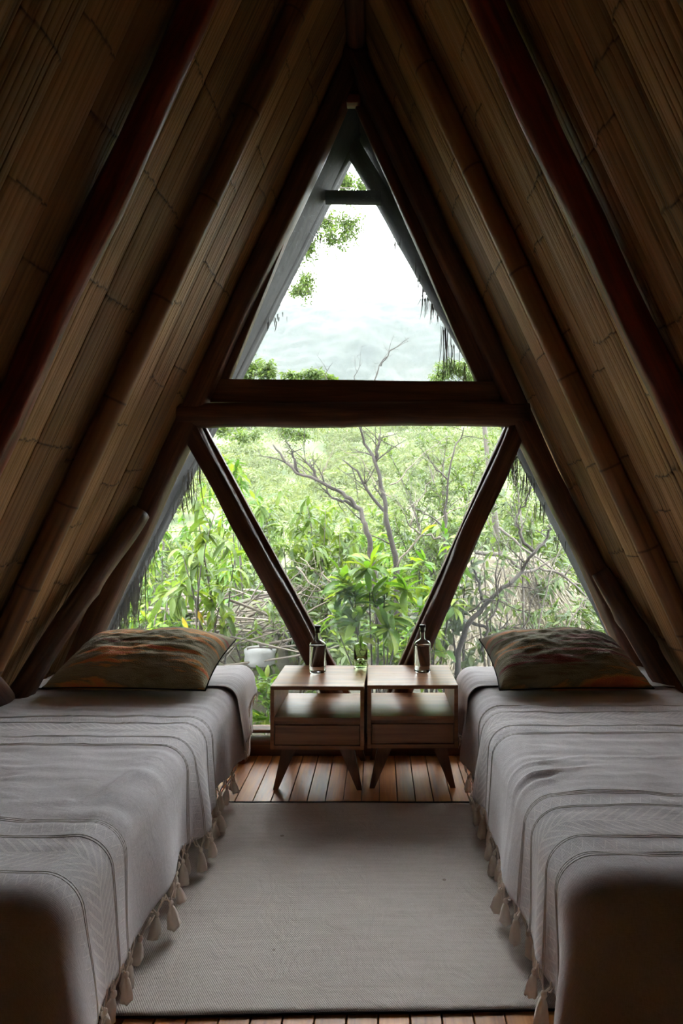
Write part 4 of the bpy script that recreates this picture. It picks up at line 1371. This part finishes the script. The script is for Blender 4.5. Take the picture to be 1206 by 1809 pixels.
bough_tree('hanging feathery twigs just under the tie beam at the left', Vector((-5.4, 8.2, ground_z(-5.4, 8.2))), 7.0,
           [(398, 762, 22, 14, 170), (425, 772, 26, 12, 170), (455, 768, 14, 10, 60), (505, 762, 20, 18, 170), (535, 768, 26, 14, 170), (385, 750, 18, 16, 80)], M_leafC, M_bark, 66, via=(395, 700))
bough_tree('dense green tree top at the left base of the upper window', foot(250, 10.0), 10.0,
           [(440, 648, 26, 20, 420), (470, 655, 22, 18, 300), (425, 662, 20, 14, 260), (520, 664, 24, 8, 160), (555, 662, 26, 9, 180), (585, 668, 14, 6, 60)], M_leafC, M_bark, 64, 0.07, 0.028, via=(330, 700))
bough_tree('yellow green tree top at the right base of the upper window', foot(900, 10.0), 9.0,
           [(795, 650, 28, 20, 300), (822, 655, 20, 18, 240), (775, 664, 18, 12, 140), (835, 668, 16, 12, 140)], M_leafC, M_bark, 65, 0.08, 0.014, via=(850, 700))
# bushes further down the slope
far_b = [(250, 11, 985), (330, 12, 960), (420, 13, 925), (500, 12, 945), (590, 11, 950), (650, 12, 930), (720, 10.5, 980), (800, 11, 960), (880, 11, 950), (960, 10, 990), (1040, 10, 1020), (560, 9.0, 1040), (640, 9.0, 1050), (460, 9.4, 1040), (380, 9.2, 1050), (300, 9.0, 1060), (840, 9.4, 1040), (1090, 9.5, 1060), (200, 9.5, 1050), (740, 9.0, 1060)]
near_words = ['above the left pillow', 'behind the drooping shrub', 'near the upper left brace', 'right of the left brace', 'at the middle of the valley view', 'under the bare branches', 'behind the bright shrub', 'in front of the fine leaved tree', 'by the right brace', 'behind the twisted branches', 'by the right rafter',
              'behind the left bottle', 'behind the greenish bottle', 'behind the stick heap', 'left of the stick heap', 'at the left rafter foot', 'behind the straw bank', 'above the right pillow corner', 'below the thatch fringe at left', 'right of the greenish bottle']
for i, (px, Y, py) in enumerate(far_b):
    rg = random.Random(200 + i)
    w = 75
    tips = [P(px + rg.uniform(-w, w), py + rg.uniform(-45, 60), Y + rg.uniform(-0.8, 0.8)) for _ in range(9)]
    plant('bush', 'round green bush further down the slope, %s' % near_words[i], 'bush', foot(px, Y), tips, dict(L=0.19, W=0.055, n=18, droop=0.7, B=0.7, lod=0), (M_leafA, M_leafC, M_leafB, M_leafD)[i % 4], M_bark, 'bushes on the slope', 300 + i, 0.014, False, 5, 0.45)

# forest crowns over the valley
def forest(name, label, n, yr, xr_k, rr, zf, mat, seed, per=170, fine=0.2):
    R2 = np.random.RandomState(seed)
    pos, T, N, L, W = [], [], [], [], []
    for i in range(n):
        y = yr[0] + (yr[1] - yr[0]) * R2.rand() ** 0.8
        x = (R2.uniform(-1, 1) * xr_k - 0.03) * y
        r = R2.uniform(*rr) * (0.6 + 0.4 * y / yr[1])
        z = zf(x, y) + r * 0.5
        d = R2.normal(size=(per, 3)); d /= np.linalg.norm(d, axis=1, keepdims=True)
        d[:, 2] = np.abs(d[:, 2]) * 1.0 - 0.25
        rad = r * (0.72 + 0.34 * R2.rand(per))[:, None]
        p = np.array([x, y, z]) + d * rad * np.array([1, 1, 0.85])
        t = np.cross(d, R2.normal(size=(per, 3)))
        pos.append(p); T.append(t); N.append(d + 0.6 * R2.normal(size=(per, 3)))
        L.append(np.full(per, r * fine) * R2.uniform(0.6, 1.3, per)); W.append(np.full(per, r * fine * 0.65) * R2.uniform(0.6, 1.3, per))
    pos, T, N, L, W = (np.concatenate(a) for a in (pos, T, N, L, W))
    o = link(name, leaves_mesh(name, pos, T, N, L, W, np.full(len(L), 0.5), mat, -1))
    tag(o, label, 'forest', None, 'stuff')
    return o
forest('scrub_canopy', 'light green scrub covering the near valley slope below the mountains', 200, (14, 40), 0.45, (0.9, 1.7), lambda x, y: ground_z(x, y) if y < 30 else valley_z(x, y), M_leafF, 1, 420, 0.13)
forest('forest_canopy', 'hazy forest covering the far hillside across the valley', 620, (36, 158), 0.45, (1.8, 4.0), valley_z, M_leafF, 2, 420, 0.13)

# ------------------------------------------------------------------ bare branches, sticks, straw, odds and ends
def branch(label, Y, lines, r, bark, seed, name='bare_branch', twigs=6, group='bare branches outside', tl=0.35, cat='branch'):
    rng = random.Random(seed)
    first = P(*lines[0][0], Y)
    root = empty(name, first)
    tag(root, label, cat, group)
    for k, ln in enumerate(lines):
        pts = [P(px, py, Y + 0.05 * k + 0.10 * noise.noise((i * 0.9, k, seed))) for i, (px, py) in enumerate(ln)]
        dense = []
        for a, b in zip(pts, pts[1:]):
            for t in (0, 0.33, 0.66):
                dense.append(a.lerp(b, t) + Vector((rng.gauss(0, 1), rng.gauss(0, 1), rng.gauss(0, 1))) * 0.008)
        dense.append(pts[-1])
        rr = r * (1.0 if k == 0 else 0.65)
        MB().tube(dense, [rr * (1 - 0.72 * i / (len(dense) - 1)) for i in range(len(dense))], 7).obj('limb', bark, root, None, True)
        mb = MB()
        for _ in range(twigs):
            i = rng.randrange(len(dense) // 3, len(dense) - 1)
            q = dense[i]
            d = (dense[i + 1] - dense[i]).normalized() * 0.7 + Vector((rng.gauss(0, 0.8), rng.gauss(0, 0.5), rng.gauss(0.3, 0.7)))
            e = q + d.normalized() * tl * rng.uniform(0.4, 1.2)
            tw = curve_pts(q, e, 5, 0.2, 0.14, rng)
            mb.tube(tw, [rr * 0.28, rr * 0.24, rr * 0.2, rr * 0.14, rr * 0.06], 4)
            for _ in range(2):
                q2 = tw[rng.choice((2, 3))]
                e2 = q2 + Vector((rng.gauss(0, 1), rng.gauss(0, 0.6), rng.gauss(0.4, 0.8))).normalized() * tl * 0.4 * rng.uniform(0.5, 1.2)
                mb.tube([q2, q2.lerp(e2, 0.5) + Vector((rng.gauss(0, .01), 0, rng.gauss(0, .01))), e2], [rr * 0.14, rr * 0.1, rr * 0.04], 3)
        mb.obj('twigs', bark, root, None, True)
    return root
branch('taller bare grey tree in the middle window reaching up to the tie beam', 6.3, [[(706, 1130), (700, 1040), (698, 985), (682, 920), (678, 880), (664, 815), (645, 785), (634, 752)], [(664, 815), (668, 790), (672, 765)], [(690, 950), (678, 905), (650, 868), (632, 835), (605, 812)]], 0.036, M_bark_dark, 1, 'bare_tree', 7, tl=0.4, cat='tree')
branch('shorter bare dark tree left of the taller bare tree', 6.1, [[(668, 1130), (662, 1010), (655, 960), (645, 925), (636, 900), (618, 878), (600, 868), (560, 848), (525, 835), (500, 808), (482, 785)], [(636, 900), (610, 885), (588, 880), (570, 862)], [(560, 848), (548, 825), (538, 812)], [(525, 835), (520, 812), (517, 796)]], 0.032, M_bark_dark, 2, 'bare_tree', 7, tl=0.32, cat='tree')
branch('pale bare branch rising left of the shorter bare tree', 5.6, [[(655, 1085), (610, 1045), (590, 1030), (560, 1010), (530, 985)], [(600, 1040), (560, 1045), (520, 1030)]], 0.014, M_stick, 3, twigs=6)
branch('thin upright dark stem in front of the fine leaved tree', 5.6, [[(790, 1120), (786, 960), (784, 900), (792, 850), (800, 800), (812, 775), (818, 755)], [(792, 850), (770, 830), (755, 800)], [(786, 935), (765, 915), (740, 905), (720, 890)]], 0.014, M_bark_dark, 4, twigs=5)
branch('pale forked twig cluster above the bright shrub', 5.2, [[(780, 950), (750, 945), (725, 930), (712, 905)], [(725, 930), (735, 900), (738, 880)]], 0.012, M_stick, 5, twigs=5)
branch('twisted dark branch rising behind the nightstand in the right lower window', 4.9, [[(806, 1190), (815, 1130), (828, 1100), (855, 1072), (890, 1040), (920, 1010), (945, 975), (965, 955), (972, 935), (968, 915)], [(945, 975), (925, 960), (915, 935), (912, 905), (930, 880), (940, 860)], [(855, 1072), (850, 1050), (842, 1020), (835, 1000), (828, 985)], [(828, 1100), (855, 1108), (880, 1112), (905, 1105), (930, 1118)]], 0.024, M_bark_dark, 6, 'twisted_branch', 7, tl=0.28)
branch('slanting mossy branch crossing the right lower window', 5.5, [[(840, 975), (900, 985), (925, 1010), (950, 1005), (985, 1010), (1015, 1035), (1040, 1060)], [(880, 930), (920, 965), (970, 1000), (1010, 1030), (1040, 1040)], [(925, 1010), (905, 1000), (890, 980)]], 0.02, M_bark, 7, 'twisted_branch', 6, tl=0.28)
branch('straight thin upright stems above the right pillow', 5.1, [[(925, 1180), (925, 1080), (921, 990), (918, 900)], [(940, 1180), (960, 1060), (975, 1000), (995, 950)], [(975, 1180), (1010, 1090), (1040, 1050), (1055, 1045)]], 0.012, M_bark, 8, twigs=5)
branch('bare forked twigs standing against the sky in the upper window', 7.0, [[(655, 720), (662, 672), (672, 645), (690, 620), (722, 597)], [(672, 645), (684, 630), (690, 605)], [(640, 700), (625, 665), (640, 640)], [(590, 700), (572, 660), (588, 640)]], 0.010, M_bark_dark, 9, twigs=4, tl=0.25)
branch('tangled pale twigs behind the left clear bottle', 5.3, [[(500, 1120), (540, 1085), (580, 1060), (620, 1030), (650, 1010)], [(520, 1000), (560, 1040), (600, 1080), (615, 1110)], [(490, 1060), (530, 1050), (585, 1062), (640, 1070)]], 0.011, M_stick, 12, twigs=9, tl=0.3)
branch('pale twigs crossing the upper left of the middle window', 6.8, [[(640, 900), (600, 870), (560, 850), (520, 825), (495, 800)], [(690, 880), (660, 850), (640, 815), (600, 790)], [(560, 850), (575, 825), (590, 790)]], 0.012, M_stick, 13, twigs=9, tl=0.4)
branch('fine pale twigs in front of the fine leaved tree', 6.0, [[(700, 1000), (730, 960), (760, 930), (800, 900), (850, 880)], [(720, 900), (750, 870), (770, 830), (800, 800)], [(690, 860), (720, 830), (760, 790), (790, 770)]], 0.011, M_stick, 14, twigs=9, tl=0.4)
branch('gnarled low twigs in front of the pale straw', 4.8, [[(850, 1150), (865, 1100), (880, 1060), (875, 1010), (890, 970)], [(830, 1080), (860, 1060), (900, 1070), (940, 1090)], [(900, 1150), (930, 1100), (945, 1050), (935, 1000)]], 0.012, M_bark_dark, 15, twigs=9, tl=0.28)
branch('slender leafless stems low in the left lower window', 5.4, [[(285, 1180), (292, 1090), (300, 1050), (308, 1010)], [(330, 1180), (345, 1090), (360, 1050)], [(270, 1120), (280, 1060), (262, 1010)]], 0.010, M_bark, 10, twigs=4)

rg = random.Random(77)
stick_me = []
for k in range(4):
    pts = curve_pts((0, 0, 0), (0, 0, 1), 8, 0, 0.06, rg)
    mb = MB().tube(pts, [0.0085 - 0.0007 * i for i in range(8)], 6)
    if k % 2: mb.tube(curve_pts(pts[4], pts[4] + Vector((0.14, 0.05, 0.2)), 4, 0, 0.1, rg), [0.008, 0.007, 0.005, 0.003], 5)
    stick_me.append(mb.mesh('dry_stick', M_stick, True))
for k in range(56):
    px, py = rg.uniform(360, 520), rg.uniform(1040, 1165)
    Y = 5.9 - (py - 1040) * 0.010 + rg.uniform(-0.2, 0.2)
    a = P(px, py, Y)
    d = Vector((abs(rg.gauss(0, 1)) + 0.3, rg.gauss(0, 0.45), rg.gauss(0.25, 0.40))).normalized()
    L = rg.uniform(0.35, 1.15)
    o = link('dry_stick', stick_me[k % 4], None, frame(a - d * L / 2, d, (0, 1, 0.2)) @ Matrix.Diagonal((0.8 + rg.random() * 0.9, 0.8 + rg.random() * 0.9, L, 1)))
    tag(o, 'bleached dry stick in the tangled heap seen left of the nightstands', 'stick', 'heap of dry sticks')
# earth bank the heap of sticks lies on
bank = grid_obj('earth_bank', np.linspace(P(320, 0, 5.9).x, P(560, 0, 5.9).x, 30), np.linspace(4.5, 6.6, 24),
                lambda x, y: ground_z(x, y) + (P(0, 1050, 5.9).z - ground_z(0, 5.9)) * sstep(4.5, 6.0, y) * sstep(0, 0.35, x - P(320, 0, 5.9).x) * sstep(0, 0.3, P(560, 0, 5.9).x - x) - 0.10 + 0.05 * noise.noise((x * 4, y * 4, 1)), M_ground)
tag(bank, 'low earth bank under the heap of dry sticks', None, None, 'structure')

# pale straw bank behind the twisted branches
def straw_mat():
    m, nt, b, out = new_mat('pale_straw')
    ge = mk(nt, 'ShaderNodeNewGeometry')
    nt.links.new(ramp(nt, ge.outputs['Random Per Island'], [(0, (0.045, 0.035, 0.022)), (0.5, (0.12, 0.10, 0.07)), (1, (0.24, 0.21, 0.155))]), b.inputs['Base Color'])
    b.inputs['Roughness'].default_value = 0.8
    return m
M_straw = straw_mat()
sx0, sx1 = P(790, 0, 6.0).x, P(1090, 0, 6.0).x
def straw_z(x, y):
    t = sstep(5.3, 7.0, y)
    top = P(0, 975, 7.0).z
    return -0.6 + (top + 0.6) * t - 1.3 * sstep(0.35, 1.3, abs(x - P(925, 0, 6).x)) 
R3 = np.random.RandomState(5)
n = 9000
xx = R3.uniform(sx0, sx1, n); yy = R3.uniform(5.2, 7.0, n)
pos = np.array([(a, b, straw_z(a, b) + 0.01) for a, b in zip(xx, yy)])
T = np.stack([R3.normal(0.25, 0.35, n), np.full(n, -0.75), np.full(n, -0.95)], 1) + R3.normal(0, 0.2, (n, 3))
straw = link('straw_bank', leaves_mesh('straw_bank', pos, T, np.array([[0, -0.7, 0.8]]) + 0.3 * R3.normal(size=(n, 3)), R3.uniform(0.15, 0.4, n), R3.uniform(0.006, 0.012, n), np.full(n, 0.15), M_straw, 0))
tag(straw, 'pale dry straw bank behind the twisted branches at right', 'straw', None, 'stuff')
sb = grid_obj('straw_mound', np.linspace(sx0 - 0.1, sx1 + 0.1, 30), np.linspace(5.1, 7.1, 26), lambda x, y: straw_z(x, y) - 0.01, earth_mat('straw_soil', [(0.35, (0.06, 0.05, 0.03)), (0.5, (0.09, 0.075, 0.05)), (0.65, (0.12, 0.10, 0.07))], 9.0))
tag(sb, 'mound of dry grass under the pale straw', None, None, 'structure')

# white sack among the sticks
vs, fs = [], []
nu, nv = 18, 10
for j in range(nv + 1):
    v = j / nv
    for i in range(nu):
        a = 2 * math.pi * i / nu
        r = (0.13 * (1 - (2 * v - 1) ** 4) ** 0.4 + 0.004) * (1 + 0.14 * noise.noise((math.cos(a) * 2, math.sin(a) * 2, v * 3)))
        vs.append((r * math.cos(a) * 1.15, r * math.sin(a), v * 0.21))
for j in range(nv):
    for i in range(nu):
        fs.append((j * nu + i, j * nu + (i + 1) % nu, (j + 1) * nu + (i + 1) % nu, (j + 1) * nu + i))
fs += [tuple(range(nu))[::-1], tuple(nv * nu + i for i in range(nu))]
sk = MB().add(vs, fs).obj('white_sack', simple('white_plastic', (0.22, 0.22, 0.215), 0.5), None, Matrix.Translation(P(459, 1178, 4.9)) @ Matrix.Scale(0.8, 4), True)
tag(sk, 'small white sack lying among the sticks beside the left nightstand', 'sack')

# a few yellowed leaves on the left plant
ylw = leaves_mesh('yellow_leaf', [(0, 0, 0)], [(0, 0, 1)], [(0, 1, 0)], [0.12], [0.035], [0.6], M_leafY, 2)
for px, py in ((322, 1090), (349, 1078)):
    o = link('yellow_leaf', ylw, droop, frame(P(px, py, 4.75), (0.3, 0.1, -1), (1, 0, 0)))
    tag(o, 'yellowed hanging leaf')

# ------------------------------------------------------------------ haze over the valley
def haze():
    m = bpy.data.materials.new('valley_haze')
    m.use_nodes = True
    nt = m.node_tree
    nt.nodes.remove(nt.nodes['Principled BSDF'])
    vsn = mk(nt, 'ShaderNodeVolumeScatter')
    vsn.inputs['Color'].default_value = (0.80, 0.91, 1.0, 1)
    vsn.inputs['Density'].default_value = 0.00014
    nt.links.new(vsn.outputs[0], nt.nodes['Material Output'].inputs['Volume'])
    m.cycles.homogeneous_volume = True
    o = MB().box(-420, 420, 13.0, 470, -40, 240).obj('valley_haze', m)
    tag(o, 'thin bluish haze hanging over the valley and mountain', 'haze', None, 'stuff')
haze()
